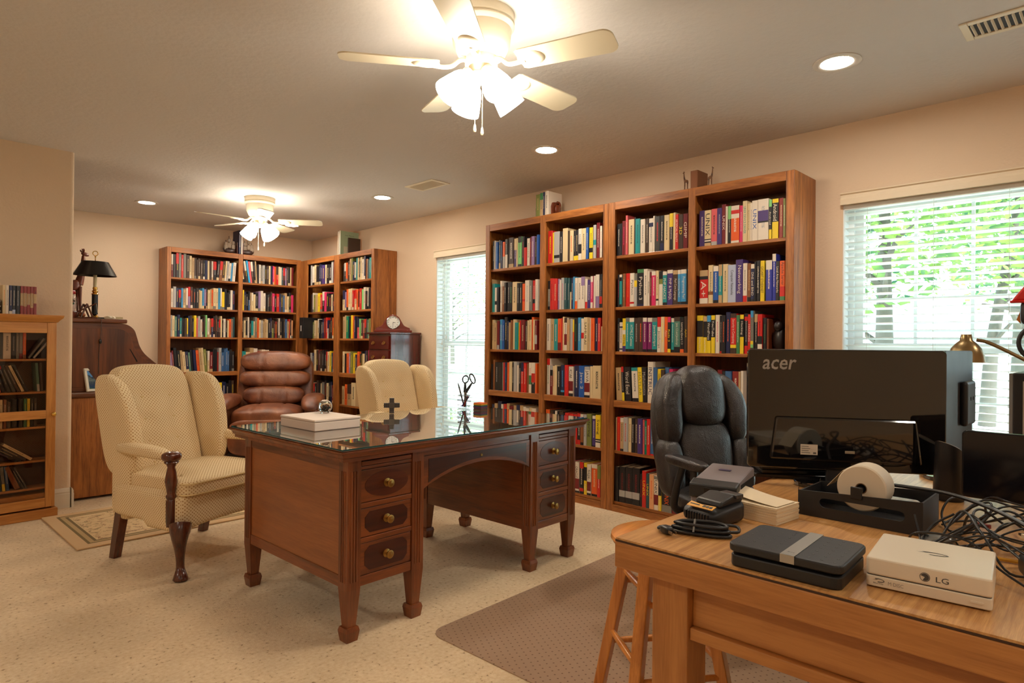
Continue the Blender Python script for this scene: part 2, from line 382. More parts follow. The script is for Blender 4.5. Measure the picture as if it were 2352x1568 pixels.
def tree(x, y, h, rt, crown, zlow, n, label, lean=(0, 0), seed=1):
    rnd = random.Random(seed); t = thing('tree', label, 'tree', (x, y, -.35), 0, 'trees outside the windows')
    tr = MB(); top = Vector((lean[0], lean[1], h*.8)); pts = [Vector((0, 0, 0)), Vector((lean[0]*.15+.03, lean[1]*.1, h*.2)), Vector((lean[0]*.5, lean[1]*.5, h*.45)), top]
    pb = bez(pts, 5); tr.tube(pb, [rt*(1.25-.95*i/(len(pb)-1)) for i in range(len(pb))], 9)
    for k in range(6):
        i = int(len(pb)*(.35+.09*k)); a = rnd.uniform(0, 2*PI); p = Vector(pb[min(i, len(pb)-1)])
        q = p+Vector((math.cos(a), math.sin(a), .5))*crown*.55; tr.tube([p, (p+q)/2+Vector((0, 0, .15)), q], [rt*.4, rt*.25, rt*.08], 6)
    tr.build('trunk', BARK, t, smooth=60)
    lf = MB()
    for k in range(n):
        while True:
            d = Vector((rnd.uniform(-1, 1), rnd.uniform(-1, 1), rnd.uniform(-1, 1)))
            if d.length < 1: break
        zc = (zlow+h*1.05)/2; c = Vector((lean[0]*.6+d.x*crown, lean[1]*.6+d.y*crown, zc+d.z*(h*1.05-zlow)/2))
        s = rnd.uniform(.06, .16); a = Vector((rnd.uniform(-1, 1), rnd.uniform(-1, 1), rnd.uniform(-.6, .6))).normalized()*s; b = a.orthogonal().normalized()*s*.55
        lf.add([c-a, c-b, c+a, c+b], [(0, 1, 2, 3)])
    lf.build('foliage', LEAF, t, fix=False, uv=False)
tree(12.5, 3.2, 7.5, .16, 1.9, 2.1, 2600, 'leafy tree with straight dark trunk outside the wide blind', seed=3)
tree(15.2, 2.1, 8, .12, 1.7, 2.3, 2600, 'slim leafy tree outside, second trunk along the wide window', (.3, -.7), seed=5)
tree(10.8, .55, 8, .2, 1.9, 2.2, 2400, 'broad-trunked leafy tree outside behind the red gadget', seed=8)
tree(19, 6.2, 9, .2, 2.6, 2.5, 3000, 'distant leafy tree across the pale drive', seed=9)
tree(23, 2.4, 10, .22, 3.6, 2.4, 3000, 'tall distant tree in the middle of the wide window', seed=12)
tree(30, 36, 8, .2, 3, 2.6, 1500, 'pale tree seen high in the tall narrow window', seed=15)

# ------------------------------------------------------------------ ceiling: fans, recessed lights, vents
FANW = plain('fan_enamel', (232, 222, 198), .35); FANB = plain('fan_blade', (226, 216, 188), .45)
def glow(name, c, s):
    m, N, L, b = newmat(name); b.inputs['Base Color'].default_value = rgb(*c); b.inputs['Emission Color'].default_value = rgb(*c)
    b.inputs['Emission Strength'].default_value = s; b.inputs['Roughness'].default_value = .4; return m
SHADE = glow('lit_shade', (255, 242, 222), FAN_GLOW); LENS = glow('lit_lens', (255, 245, 230), CAN_GLOW)
DARKM = plain('dark_slot', (40, 36, 34), .7)
def fan(loc, a0, sh0, label, chains):
    t = thing('ceiling_fan', label, 'ceiling fan', loc, 0)
    MB().lathe([(.128, 0), (.128, -.028), (.13, -.034), (.126, -.04), (.13, -.048), (.125, -.056), (.118, -.062), (.112, -.12), (.092, -.16), (.08, -.168), (.0, -.168)], n=40).build('motor_housing', FANW, t, smooth=35)
    MB().lathe([(.06, -.165), (.064, -.175), (.064, -.2), (.05, -.206), (.05, -.235), (.058, -.24), (.058, -.252), (.03, -.262), (0, -.262)], n=28).build('switch_housing', FANW, t, smooth=35)
    zb = -.205
    for k in range(5):
        M = Matrix.Rotation(R(a0+72*k), 4, 'Z') @ Matrix.Translation((0, 0, zb)) @ Matrix.Rotation(R(-11), 4, 'X')
        b = MB(); b.T = M
        pl = [(.165, -.05), (.18, -.058), (.50, -.066)]+arc((.505, -.026), .04, -90, 0, 5)+arc((.505, .026), .04, 0, 90, 5)+[(.50, .066), (.18, .058), (.165, .05)]
        b.prism(pl, -.003, .003, 'z'); bl = b.build('fan_blade', FANB, t, bevel=.0015)
        a = MB(); a.T = M
        a.lathe([(.0, -.012), (.03, -.011), (.042, -.006), (.044, -.003)], (0, 0, 0), 20)
        a.v = [tuple(M @ Vector(((M.inverted() @ Vector(p)).x*1.25+.215, (M.inverted() @ Vector(p)).y, (M.inverted() @ Vector(p)).z))) for p in a.v]
        a.T = Matrix.Rotation(R(a0+72*k), 4, 'Z')
        a.tube(bez([(.055, 0, -.178), (.085, .004, -.186), (.115, .004, -.21), (.15, 0, -.215), (.19, 0, -.212)], 5), .009, 8)
        a.build('blade_arm', FANW, t, smooth=50)
    for k in range(4):
        M = Matrix.Rotation(R(sh0+90*k), 4, 'Z') @ Matrix.Translation((.052, 0, -.238)) @ Matrix.Rotation(R(-42), 4, 'Y')
        s = MB(); s.T = M; s.lathe([(.024, -.006), (.027, .0), (.026, -.03), (.022, -.034)], n=16).build('lamp_socket', FANW, t, smooth=40)
        s = MB(); s.T = M; s.lathe([(.02, -.022), (.034, -.03), (.043, -.052), (.05, -.085), (.057, -.122), (.058, -.135)], n=24, caps=False).build('lamp_shade', SHADE, t, smooth=60)
    for x, y, l in chains:
        c = MB(); c.tube([(x, y, -.258), (x, y, -l)], .0013, 5).lathe([(.001, -l+.003), (.004, -l-.004), (.0065, -l-.022), (.004, -l-.031), (0, -l-.032)], (x, y, 0), 10)
        c.build('pull_chain', FANW, t, smooth=40)
fan((1.67, 1.84, ZC), .5, 165, 'white five-blade ceiling fan above the walnut desk, lights on', [(-.02, .012, .43), (-.006, -.015, .445)])
fan((2.44, 5.63, ZC), 36, 211, 'white five-blade ceiling fan in the far alcove, lights on', [(-.015, -.01, .44), (.03, -.03, .40)])
CANS = [(3.06, .98, 'round recessed ceiling light close to the computer table'), (3.13, 2.80, 'round recessed ceiling light in front of the tall near bookcases'),
        (3.17, 4.78, 'round recessed ceiling light between tall window and alcove'), (1.79, 6.6, 'round recessed ceiling light above the roll-top desk side'),
        (3.25, 6.67, 'round recessed ceiling light in the far book corner'),  # the rest are out of view, added as fill to brighten the room
        (3.05, -.9, 'added unseen fill light in the ceiling behind the computer table'), (.9, -1.2, 'added unseen fill light in the ceiling over the open floor'), (-1.1, -.6, 'added unseen fill light in the ceiling of the back corner'),
        (-1.1, 1.6, 'added unseen fill light in the ceiling over the side of the room'), (-1.1, 3.8, 'added unseen fill light in the ceiling before the partition wall')]
for x, y, lb in CANS:
    t = thing('recessed_light', lb, 'ceiling light', (x, y, ZC))
    MB().lathe([(.1, 0), (.1, -.004), (.085, -.007), (.068, -.004), (.066, -.001)], n=36, caps=False).build('trim_ring', plain('can_trim', (214, 208, 198), .4), t, smooth=40)
    MB().lathe([(.0, -.0035), (.05, -.0035), (.067, -.002)], n=32, caps=False).build('lens', LENS, t)
def vent(x0, x1, y0, y1, lb, n, along):
    t = thing('ceiling_vent', lb, 'vent', ((x0+x1)/2, (y0+y1)/2, ZC)); a, b = (x1-x0)/2, (y1-y0)/2
    m = MB(); e = .028
    m.box(-a, a, -b, -b+e, -.007, 0).box(-a, a, b-e, b, -.007, 0).box(-a, -a+e, -b+e, b-e, -.007, 0).box(a-e, a, -b+e, b-e, -.007, 0)
    m.build('frame', FANW, t, bevel=.003)
    MB().box(-a+e, a-e, -b+e, b-e, -.0015, -.0005).build('dark_opening', DARKM, t)
    s = MB()
    for i in range(n):
        k = (i+.5)/n
        if along == 'y': y = -b+e+(2*b-2*e)*k; s.hexa([(-a+e, y-.004, -.002), (a-e, y-.004, -.002), (a-e, y-.002, -.002), (-a+e, y-.002, -.002)][::-1][::-1], [(-a+e, y+.002, -.009), (a-e, y+.002, -.009), (a-e, y+.004, -.009), (-a+e, y+.004, -.009)])
        else: x = -a+e+(2*a-2*e)*k; s.hexa([(x-.004, -b+e, -.002), (x-.002, -b+e, -.002), (x-.002, b-e, -.002), (x-.004, b-e, -.002)], [(x+.002, -b+e, -.009), (x+.004, -b+e, -.009), (x+.004, b-e, -.009), (x+.002, b-e, -.009)])
    s.build('louver', FANW, t)
vent(3.07, 3.26, 3.95, 4.31, 'white ceiling vent with thin slats ahead of the tall window', 22, 'y')
vent(3.03, 3.21, .16, .52, 'white ceiling vent with wide dark slots over computer corner', 14, 'y')
# ------------------------------------------------------------------ bookcases
def bookcase(label, loc, rz, W, H, D, bays, shelves, bottom=.067, st=.048, thick=()):
    """bays: [(x0, x1)] inner openings measured from the case's own left end; shelves: heights of the shelf tops."""
    t = thing('bookcase', label, 'bookcase', loc, rz, 'tall oak bookcases')
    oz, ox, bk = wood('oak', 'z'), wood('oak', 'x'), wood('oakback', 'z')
    MB().box(0, .019, .019, D, 0, H).build('side_panel', oz, t); MB().box(W-.019, W, .019, D, 0, H).build('side_panel', oz, t)
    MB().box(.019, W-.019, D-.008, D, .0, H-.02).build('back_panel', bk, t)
    MB().box(.019, W-.019, .019, D-.008, H-.045, H-.025).build('top_panel', ox, t)
    xs = [0]+[v for b in bays for v in b]+[W]
    for i in range(0, len(xs), 2): MB().box(xs[i], xs[i+1], 0, .019, 0, H).build('face_stile', oz, t, bevel=.003)
    for a, b in bays:
        MB().box(a, b, .0, .019, H-.055, H).build('face_rail', ox, t, bevel=.002); MB().box(a, b, 0, .019, 0, bottom-.022).build('face_rail', ox, t, bevel=.002)
    for i in range(1, len(bays)):
        m = (bays[i-1][1]+bays[i][0])/2; MB().box(m-.012, m+.012, .019, D-.008, 0, H-.045).build('divider', oz, t)
    for a, b in bays:
        for z in list(shelves)+[bottom]:
            th = .045 if z in thick else .021
            MB().box(a-(.006 if z not in thick else 0), b+(.006 if z not in thick else 0), .019 if z not in thick else .002, D-.008, z-th, z).build('shelf', ox, t, bevel=.002)
    return t
XB = 3.615
SHN = (1.77, 1.413, 1.105, .767, .42)
bookcase('tall oak bookcase of two bays beside the tall window, full of books', (XB, 3.907, 0), -90, 1.262, 2.141, .322, [(.050, .617), (.671, 1.216)], SHN, thick=(.767,))
bookcase('tall oak bookcase of two bays behind the office chair, full of books', (XB, 2.643, 0), -90, 1.27, 2.141, .322, [(.053, .616), (.663, 1.222)], SHN, thick=(.767,))
YB = 7.25
SHF = (1.823, 1.503, 1.192, .812, .46)
bookcase('oak bookcase along the far alcove wall behind the recliner', (2.165, YB, 0), 0, 1.495, 2.139, .278, [(.04, .743), (.792, 1.44)], SHF, thick=(.812,))
XC = 3.65
bookcase('oak bookcase on the window side of the far alcove corner', (XC, YB, 0), -90, 1.6, 2.128, .288, [(.17, .80), (.905, 1.555)], SHF, thick=(.812,))

# ------------------------------------------------------------------ books
PAL = {'k': (26, 24, 28), 'g': (62, 60, 58), 'G': (120, 116, 106), 's': (172, 168, 162), 'w': (222, 208, 188), 'c': (218, 194, 148), 'b': (186, 154, 110), 'y': (232, 198, 34), 'o': (224, 92, 30),
       'r': (200, 34, 28), 'R': (136, 40, 34), 'm': (112, 22, 28), 'p': (206, 44, 96), 'P': (214, 92, 96), 'v': (70, 48, 110), 'V': (140, 112, 150), 'n': (28, 34, 70), 'u': (30, 84, 160), 'U': (60, 142, 190),
       'L': (176, 184, 206), 't': (30, 140, 140), 'T': (40, 78, 82), 'e': (60, 120, 74), 'E': (130, 200, 120), 'F': (80, 122, 106), 'd': (66, 48, 38), 'B': (132, 80, 44), 'O': (120, 124, 60), 'q': (44, 54, 150),
       'M': (120, 28, 90), 'Z': (58, 96, 140), 'j': (0, 128, 96), 'H': (222, 160, 110), 'S': (40, 160, 214), 'x': (236, 228, 210)}
CNAME = {'k': 'black', 'g': 'charcoal', 'G': 'grey', 's': 'silver-grey', 'w': 'off-white', 'c': 'cream', 'b': 'tan', 'y': 'yellow', 'o': 'orange', 'r': 'red', 'R': 'brick red', 'm': 'maroon', 'p': 'magenta', 'P': 'salmon',
         'v': 'purple', 'V': 'lavender', 'n': 'navy', 'u': 'blue', 'U': 'light blue', 'L': 'pale blue', 't': 'teal', 'T': 'dark teal', 'e': 'green', 'E': 'light green', 'F': 'sage green', 'd': 'dark brown', 'B': 'brown',
         'O': 'olive', 'q': 'royal blue', 'M': 'plum', 'Z': 'steel blue', 'j': 'emerald', 'H': 'peach', 'S': 'sky blue'}
def book_mat():
    m, N, L, b = newmat('book_cover')
    c = N.new('ShaderNodeAttribute'); c.attribute_name = 'cover'; k = N.new('ShaderNodeAttribute'); k.attribute_name = 'ink'
    uv = N.new('ShaderNodeUVMap'); uv.uv_map = 'UVMap'; sp = N.new('ShaderNodeSeparateXYZ'); L.new(uv.outputs[0], sp.inputs[0])
    # illegible small print: strokes in two columns down the middle of the spine
    mp = N.new('ShaderNodeMapping'); mp.inputs['Scale'].default_value = (5, 60, 1); L.new(uv.outputs[0], mp.inputs[0])
    n = N.new('ShaderNodeTexNoise'); n.inputs['Scale'].default_value = 1; n.inputs['Detail'].default_value = 1; L.new(mp.outputs[0], n.inputs['Vector'])
    gt = N.new('ShaderNodeMath'); gt.operation = 'GREATER_THAN'; gt.inputs[1].default_value = .5; L.new(n.outputs['Fac'], gt.inputs[0])
    a = N.new('ShaderNodeMath'); a.operation = 'COMPARE'; a.inputs[1].default_value = .52; a.inputs[2].default_value = .17; L.new(sp.outputs[0], a.inputs[0])
    v = N.new('ShaderNodeMath'); v.operation = 'COMPARE'; v.inputs[1].default_value = .56; v.inputs[2].default_value = .27; L.new(sp.outputs[1], v.inputs[0])
    m1 = N.new('ShaderNodeMath'); m1.operation = 'MULTIPLY'; L.new(a.outputs[0], m1.inputs[0]); L.new(v.outputs[0], m1.inputs[1])
    m2 = N.new('ShaderNodeMath'); m2.operation = 'MULTIPLY'; L.new(m1.outputs[0], m2.inputs[0]); L.new(gt.outputs[0], m2.inputs[1])
    m3 = N.new('ShaderNodeMath'); m3.operation = 'MULTIPLY'; L.new(m2.outputs[0], m3.inputs[0]); L.new(k.outputs['Alpha'], m3.inputs[1])
    mx = N.new('ShaderNodeMix'); mx.data_type = 'RGBA'; L.new(m3.outputs[0], mx.inputs[0]); L.new(c.outputs['Color'], mx.inputs[6]); L.new(k.outputs['Color'], mx.inputs[7])
    L.new(mx.outputs[2], b.inputs['Base Color']); b.inputs['Roughness'].default_value = .38
    return m
BOOKM = book_mat()
def parse_spec(sp):
    sp, _, ink = sp.partition('/'); segs = []; i = 0
    while i < len(sp):
        c = sp[i]; i += 1; d = ''
        while i < len(sp) and sp[i].isdigit(): d += sp[i]; i += 1
        segs.append((c, int(d) if d else 100))
    tot = sum(a for _, a in segs); return [(c, a/tot) for c, a in segs], ink
class BookMesh:
    def __init__(s): s.v = []; s.f = []; s.c = []; s.k = []; s.u = []
    def quad(s, P, c, ink=None, uv=None):
        o = len(s.v); s.v += P; s.f.append((o, o+1, o+2, o+3)); s.c.append(c); s.k.append(ink or (0, 0, 0, 0)); s.u.append(uv or [(0, 0)]*4)
    def book(s, M, w, h, d, segs, ink):
        """Spine in the plane y = 0, width along x (0 to w), depth along +y, standing on z = 0."""
        P = lambda x, y, z: tuple(M @ Vector((x, y, z)))
        main = max(segs, key=lambda q: q[1])[0]; ik = (*lin([v/255 for v in PAL[ink]]), 1) if ink else None
        col = lambda c: (*lin([v/255 for v in PAL[c]]), 1)
        z = 0; r = min(.004, w*.18)
        for c, a in segs:
            z1 = z+a*h
            k = ik if c == main else None
            u = lambda x, zz: (x, zz/h)
            s.quad([P(0, r*.6, z), P(r, 0, z), P(r, 0, z1), P(0, r*.6, z1)], col(c))
            s.quad([P(r, 0, z), P(w-r, 0, z), P(w-r, 0, z1), P(r, 0, z1)], col(c), k, [u(0, z), u(1, z), u(1, z1), u(0, z1)])
            s.quad([P(w-r, 0, z), P(w, r*.6, z), P(w, r*.6, z1), P(w-r, 0, z1)], col(c))
            z = z1
        mc = col(segs[-1][0]) if segs[-1][1] > .3 else col(main); t = min(.0022, w*.12); y0 = r*.6
        pg = (*lin((.86, .78, .64)), 1)
        for x0, x1 in ((0, t), (w-t, w)):
            s.quad([P(x0, y0, 0), P(x0, y0, h), P(x0, d, h), P(x0, d, 0)], mc); s.quad([P(x1, y0, 0), P(x1, d, 0), P(x1, d, h), P(x1, y0, h)], mc)
            s.quad([P(x0, y0, h), P(x1, y0, h), P(x1, d, h), P(x0, d, h)], mc); s.quad([P(x0, d, 0), P(x0, d, h), P(x1, d, h), P(x1, d, 0)], mc)
        s.quad([P(0, y0, h), P(r, 0, h), P(w-r, 0, h), P(w, y0, h)], mc); s.quad([P(t, y0, h), P(w-t, y0, h), P(w-t, y0+.002, h), P(t, y0+.002, h)], mc)
        e = .003
        s.quad([P(t, y0+.002, h-e), P(w-t, y0+.002, h-e), P(w-t, d-e, h-e), P(t, d-e, h-e)], pg); s.quad([P(t, d-e, 0), P(t, d-e, h-e), P(w-t, d-e, h-e), P(w-t, d-e, 0)], pg)
        s.quad([P(0, y0, .0), P(0, d, .0), P(w, d, 0), P(w, y0, 0)], mc)
    def build(s, name, parent=None):
        me = bpy.data.meshes.new(name); me.from_pydata(s.v, [], s.f); me.materials.append(BOOKM)
        ca = me.color_attributes.new('cover', 'FLOAT_COLOR', 'CORNER'); ka = me.color_attributes.new('ink', 'FLOAT_COLOR', 'CORNER'); ul = me.uv_layers.new(name='UVMap')
        ca.data.foreach_set('color', [x for c in s.c for _ in range(4) for x in c]); ka.data.foreach_set('color', [x for c in s.k for _ in range(4) for x in c])
        ul.data.foreach_set('uv', [x for q in s.u for p in q for x in p])
        o = bpy.data.objects.new(name, me); COL.objects.link(o)
        if parent: o.parent = parent
        return o
INK = {}
def inkmat(c):
    if c not in INK: INK[c] = plain('ink_'+CNAME.get(c, 'white').replace(' ', '_').replace('-', '_'), PAL[c], .5)
    return INK[c]
def spine_title(o, txt, ink, w, h, frac=.62, cz=.56, wf=.62, eps=.0006):
    M = frame((w*.5, -eps, h*cz), (0, 0, -1), (1, 0, 0))
    text_mesh(txt.replace('_', ' '), inkmat(ink), 'spine_title', o, M, h*frac, w*wf)
SHZ = {1: 1.77, 2: 1.413, 3: 1.105, 4: .767, 5: .42, 6: .067}
BAYN = {1: 'bay beside tall window', 2: 'second bay from tall window', 3: 'third bay from tall window', 4: 'bay behind the monitors'}
ROWN = {1: 'top shelf', 2: 'second shelf', 3: 'third shelf', 4: 'fourth shelf', 5: 'fifth shelf', 6: 'bottom shelf'}
BOOKS = """11|3839,20,234,k/w 3819,11,237,w 3808,28,224,u/U 3774,22,236,b20k80/s 3749,24,227,n/U 3723,28,216,s44o56 3692,28,235,w46g54/s 3661,59,243,b12d88/w 3596,29,229,v60c40/w 3564,12,230,c 3550,39,240,k8E72k20/g 3509,27,236,k/r 3480,27,146,r 3451,31,215,w/g 3415,17,220,m/o 3398,28,225,V/w 3370,24,216,d/s 3344,20,232,u
21|3228,45,247,r/y 3183,15,231,y 3167,56,233,s14k10s76/s 3110,30,228,k/w 3079,49,248,c 3027,13,225,d 3014,36,225,c/o 2975,19,219,y15k85/s 2956,26,222,y15k85/c 2928,29,228,w20k30w50/k 2898,39,226,c/g 2858,21,229,u/w 2832,32,225,y20k15y65/k 2795,26,239,s40t15s45 2761,28,249,m/w 2732,18,225,w/r
12|3852,8,275,b 3843,32,236,t 3810,24,202,w30k15w55 3785,27,205,k 3754,25,255,w/k 3728,29,210,B/c 3698,24,238,k/w 3674,38,239,k/s 3635,25,239,k/E 3610,54,237,c/d 3555,28,225,k/s 3526,28,226,k/w 3495,30,217,o35r8o57/o 3465,47,241,w/s 3418,30,237,G/w 3387,30,235,r24k14r62/w 3355,27,242,w/s
22|3229,25,222,k12G60k28/w 3199,33,239,r/m 3165,37,235,r/c 3126,23,231,V/w 3103,13,222,w 3089,27,236,s/p 3060,25,234,T/w 3035,24,231,T/s 3009,18,127,c 2991,18,230,n/w 2972,13,237,U 2958,24,227,o25w75/g 2934,36,227,w/g 2898,34,231,w72V28/g 2862,21,214,r22w78 2840,28,204,v/w 2812,21,229,w18p64w18/w 2790,17,231,w 2773,33,239,V35w65/s 2738,23,239,k12r22k66/s
13|3845,22,244,c/g 3822,37,217,b/d 3780,26,234,s15m85 3753,31,246,U/w 3721,25,239,u/w 3695,31,264,k/c 3663,18,230,n/s 3645,17,219,b 3627,24,237,B 3601,28,243,c 3573,33,217,t/T 3539,19,217,y 3519,14,233,r 3505,42,237,m/c 3462,28,226,d/w 3433,12,232,c 3420,25,237,c/g 3394,22,257,o/r 3371,17,237,c 3354,25,230,m20s30m50/w
23|3230,35,241,w/g 3194,34,239,b/d 3159,37,238,t/w 3119,32,239,m25o75/r 3087,11,242,r 3076,16,252,c/o 3059,29,244,w17m33w35d15/k 3029,27,228,b/o 3001,24,235,s 2977,14,229,o60y40 2962,32,236,k/e 2928,27,243,U/w 2900,27,235,w38r18w44 2872,33,243,c/k=SAMURAI 2839,22,241,b/O 2817,8,237,w 2807,32,236,o/r 2775,29,237,n/w 2744,25,237,r/w 2718,8,176,c
14|3849,20,214,k 3828,22,249,B 3804,38,231,k/s 3765,49,230,k/d 3715,14,231,G 3700,16,231,r 3684,25,233,n/U 3659,20,232,o 3636,33,240,c 3603,19,236,k/w 3583,34,241,s 3547,20,213,w 3526,24,230,k/w 3501,29,235,r70n30/w 3471,27,229,r/w 3444,23,230,B 3419,30,237,w28e30w42/p 3388,39,238,k35r30w35/w 3348,18,233,o
24|3231,31,274,w82r18/e 3198,28,222,m65k20s15/w 3168,21,220,c/r 3147,23,225,c 3122,33,218,k/w 3085,36,227,k12U6n82/U 3048,36,230,r/p 3009,41,220,k10w8m33w49/k=C# 2960,42,229,n/w 2914,50,229,u/w=Java_2 2863,49,223,k8w10m30w42s10/k=JAVA 2812,24,228,c 2786,72,233,c/k
31|2584,29,219,k/w 2555,13,221,k 2541,28,234,m/p 2512,16,269,P/w 2495,47,239,c/d 2447,12,248,k 2435,37,235,t/T 2397,37,227,w/d 2359,24,228,d/w 2333,35,225,w75n12w13/g 2298,12,238,w 2285,37,232,g/r 2248,30,232,n22k78/w 2217,39,232,c/d 2176,27,237,k63y37/w 2148,16,239,c 2132,22,224,r/w=ARTIFICIAL_REALITY 2108,32,220,d/y=3D 2075,33,220,m/w=GIMP
41|1967,39,224,v/w 1928,44,220,b8k4w4k3c81/k=UNIX 1883,38,223,s10P90/k 1844,30,223,v/s 1814,26,241,m/w=UNIX 1788,12,226,w 1776,20,226,k65E35/w 1755,51,223,w6o60w12r10w12/w 1703,21,218,p/w 1682,26,242,c/t=UNIX_DEVICE_DRIVER 1656,17,225,c/g 1639,13,225,w/v 1626,35,235,w/u=UNIX 1590,63,236,w42k4v26w28/s 1526,17,226,y24k58E18/w=Android 1507,36,227,y42k48y10/w=Android 1471,27,227,R/c 1443,16,221,O/w
32|2577,15,224,k/p 2561,21,223,k8t72k12w8 2539,24,229,B/c 2513,35,229,r/o 2476,35,227,w8r6w86/g=Python 2441,23,219,s60y20G20 2418,51,249,n6k84e10/w=Python_3 2366,30,247,w/g 2335,14,232,w/k=PYTHON 2321,12,224,m/c 2309,33,228,p88w12/w 2274,20,230,w14k5c81/k 2253,32,225,w62O15k23/w 2221,31,218,k8t82w10/w=PHP_HACKS 2188,41,227,v90w10/w=PHP_&_MySQL 2146,35,222,d88b12/w=Perl_Core_Language 2111,21,222,d8U80w12/w=Learning_Perl 2089,40,223,k8U80w12/w=Programming_Perl 2049,7,211,k
42|1959,57,207,w16r56k10b18/w=A+ 1900,32,235,c22B9c69/g 1866,34,226,k8u78w14/w 1832,24,234,b20t50b30/w 1807,34,234,c/g 1772,50,226,L/k=Computer_Networks 1722,43,254,v/w=Networking 1678,25,229,r16w84/g 1653,22,227,k12B88/c 1630,23,220,k6n82w12/w=DNS_and_BIND 1607,10,231,k 1597,23,237,k/w=COMPUTING_in_INTERNET_TIME 1573,24,235,y/k=GIGABIT_ETHERNET 1540,36,234,q77w23/w 1504,21,269,q84w16/w 1483,21,225,k/w=Local_Area_Networks 1461,32,225,e10r25o65/k=Apache_Server
33|2579,16,231,k/s 2561,27,202,w6n5w70n5w14/g 2534,26,228,v17y35w13y35/k=HTML 2508,29,232,k8t80G12/w 2478,38,230,k8t80w12/w=HTML5_Canvas 2439,33,230,d/s 2406,35,232,d/o 2370,31,229,k8M80w12/w 2338,38,228,k8M80w12/w 2299,39,227,k8t80G12/w=JavaScript 2259,28,231,w72r28/k=JavaScript 2230,25,232,c/y 2205,23,231,o/w=Ajax 2182,23,230,y10k75p15/y=Rails_3 2159,23,222,k8t80w12/w 2135,43,228,k16F72d12/w=Java_1.2_and_JavaScript 2092,28,223,o10k90/w=Learning_jQuery_1.3 2062,22,232,d/y=AJAX
43|1974,42,234,y43k43y14/w=Building_Web_Sites 1931,25,228,y43k43b14/w=Creating_Web_Pages 1906,26,233,y33k50U17/w=WordPress 1878,26,233,y42k46y12/w=YouTube 1851,27,235,w/p 1823,14,230,r6k94/w 1808,25,232,k/o 1782,27,250,n/o 1754,38,241,d14y8r67d11/w=Security_in_Computing 1715,20,230,e/w 1694,24,232,y43k46y11/w=Hacking 1669,24,239,r20k62r10k8/s 1645,17,233,r/w=HACKING 1628,17,254,k14E8y8G55U15/d 1609,23,234,k80b20/w 1585,27,232,w25k20r55/k 1556,22,211,k/e
34|2575,46,226,b/k 2529,20,233,y24k60r16/s 2508,52,232,k/w=Word_Excel 2447,48,229,k10w80t10/g 2396,31,233,y/O=MATLAB 2364,34,234,k/s=Mathematica 2329,42,273,w/n=INSTRUC 2286,31,237,Z 2253,25,228,y/k=COMPUTER_ARCHITECTURE 2227,26,223,d/b 2200,28,240,Z 2170,27,230,p
44|1835,30,237,m/w 1804,20,232,k/c 1783,40,231,Z/w 1742,43,231,R/w 1699,12,231,b 1686,16,236,w
35|2586,11,228,b 2574,27,233,r/o 2547,28,229,k7b80w13/k 2518,35,235,s/r 2482,26,232,c/g 2456,24,232,k/w 2432,27,235,d/w 2403,35,236,v/w 2368,15,231,P/k 2352,20,226,j/w 2331,26,239,r/w 2305,27,268,r4Z96/w 2276,41,249,k/c 2235,32,231,Z 2203,12,226,w 2189,44,229,n/w=DATABASE
36|2586,29,239,k 2555,50,245,k16s18k66/m 2503,57,248,k16s18k66/m 2445,58,252,k16s18k66/m 2385,19,219,k/r 2365,30,242,r/y=UNIX 2334,24,229,T/y=UNIX 2309,34,227,H/o 2274,33,223,w15m30w45G10/k=UNIX 2241,24,220,y45k45b10/w=Ubuntu_Linux 2215,74,225,G20k40w20y20/o=UNIX 2140,46,226,m86w14/w=RUNNING_LINUX
25|3231,37,232,o 3194,33,229,d/w 3161,22,230,k 3137,17,229,w 3119,17,228,k/w 3101,39,228,d 3061,17,221,k 3043,36,222,r 3005,43,220,r/w 2961,33,218,r/w 2927,33,228,r15k70r15/w 2894,29,225,k9B80w11 2864,26,224,s/g 2837,43,231,O/k=Spring 2789,30,222,k4v86w10/w 2758,44,230,w15k4w3k4y74/k=Swing
15|3838,35,228,n 3801,32,237,b 3767,47,257,n 3719,19,236,w 3699,36,239,r 3663,36,246,b 3626,41,230,m/w 3584,37,236,b 3547,37,243,n 3510,37,241,b 3473,31,234,w/r 3441,31,225,w 3410,31,232,c 3377,43,229,w
26|3009,20,218,r25k65r10/w 2988,40,218,k6p84w10/w 2947,45,221,k7w6m34w42w11/k=ORACLE 2896,35,230,k8r10k62r20/w 2859,27,227,y44k43y13/w=SQL 2831,36,220,k7w7m30w46w10/k=SQL 2792,51,229,k7o80w13/c 2739,29,225,r58O42/w"""
def describe(segs, w):
    cs = sorted(segs, key=lambda q: -q[1]); a = CNAME[cs[0][0]]
    b = next((CNAME[c] for c, f in cs[1:] if CNAME[c] != a and f > .09), None)
    return ('thick ' if w > .042 else 'slim ' if w < .019 else '')+(a+' and '+b if b else a)
rb = random.Random(4)
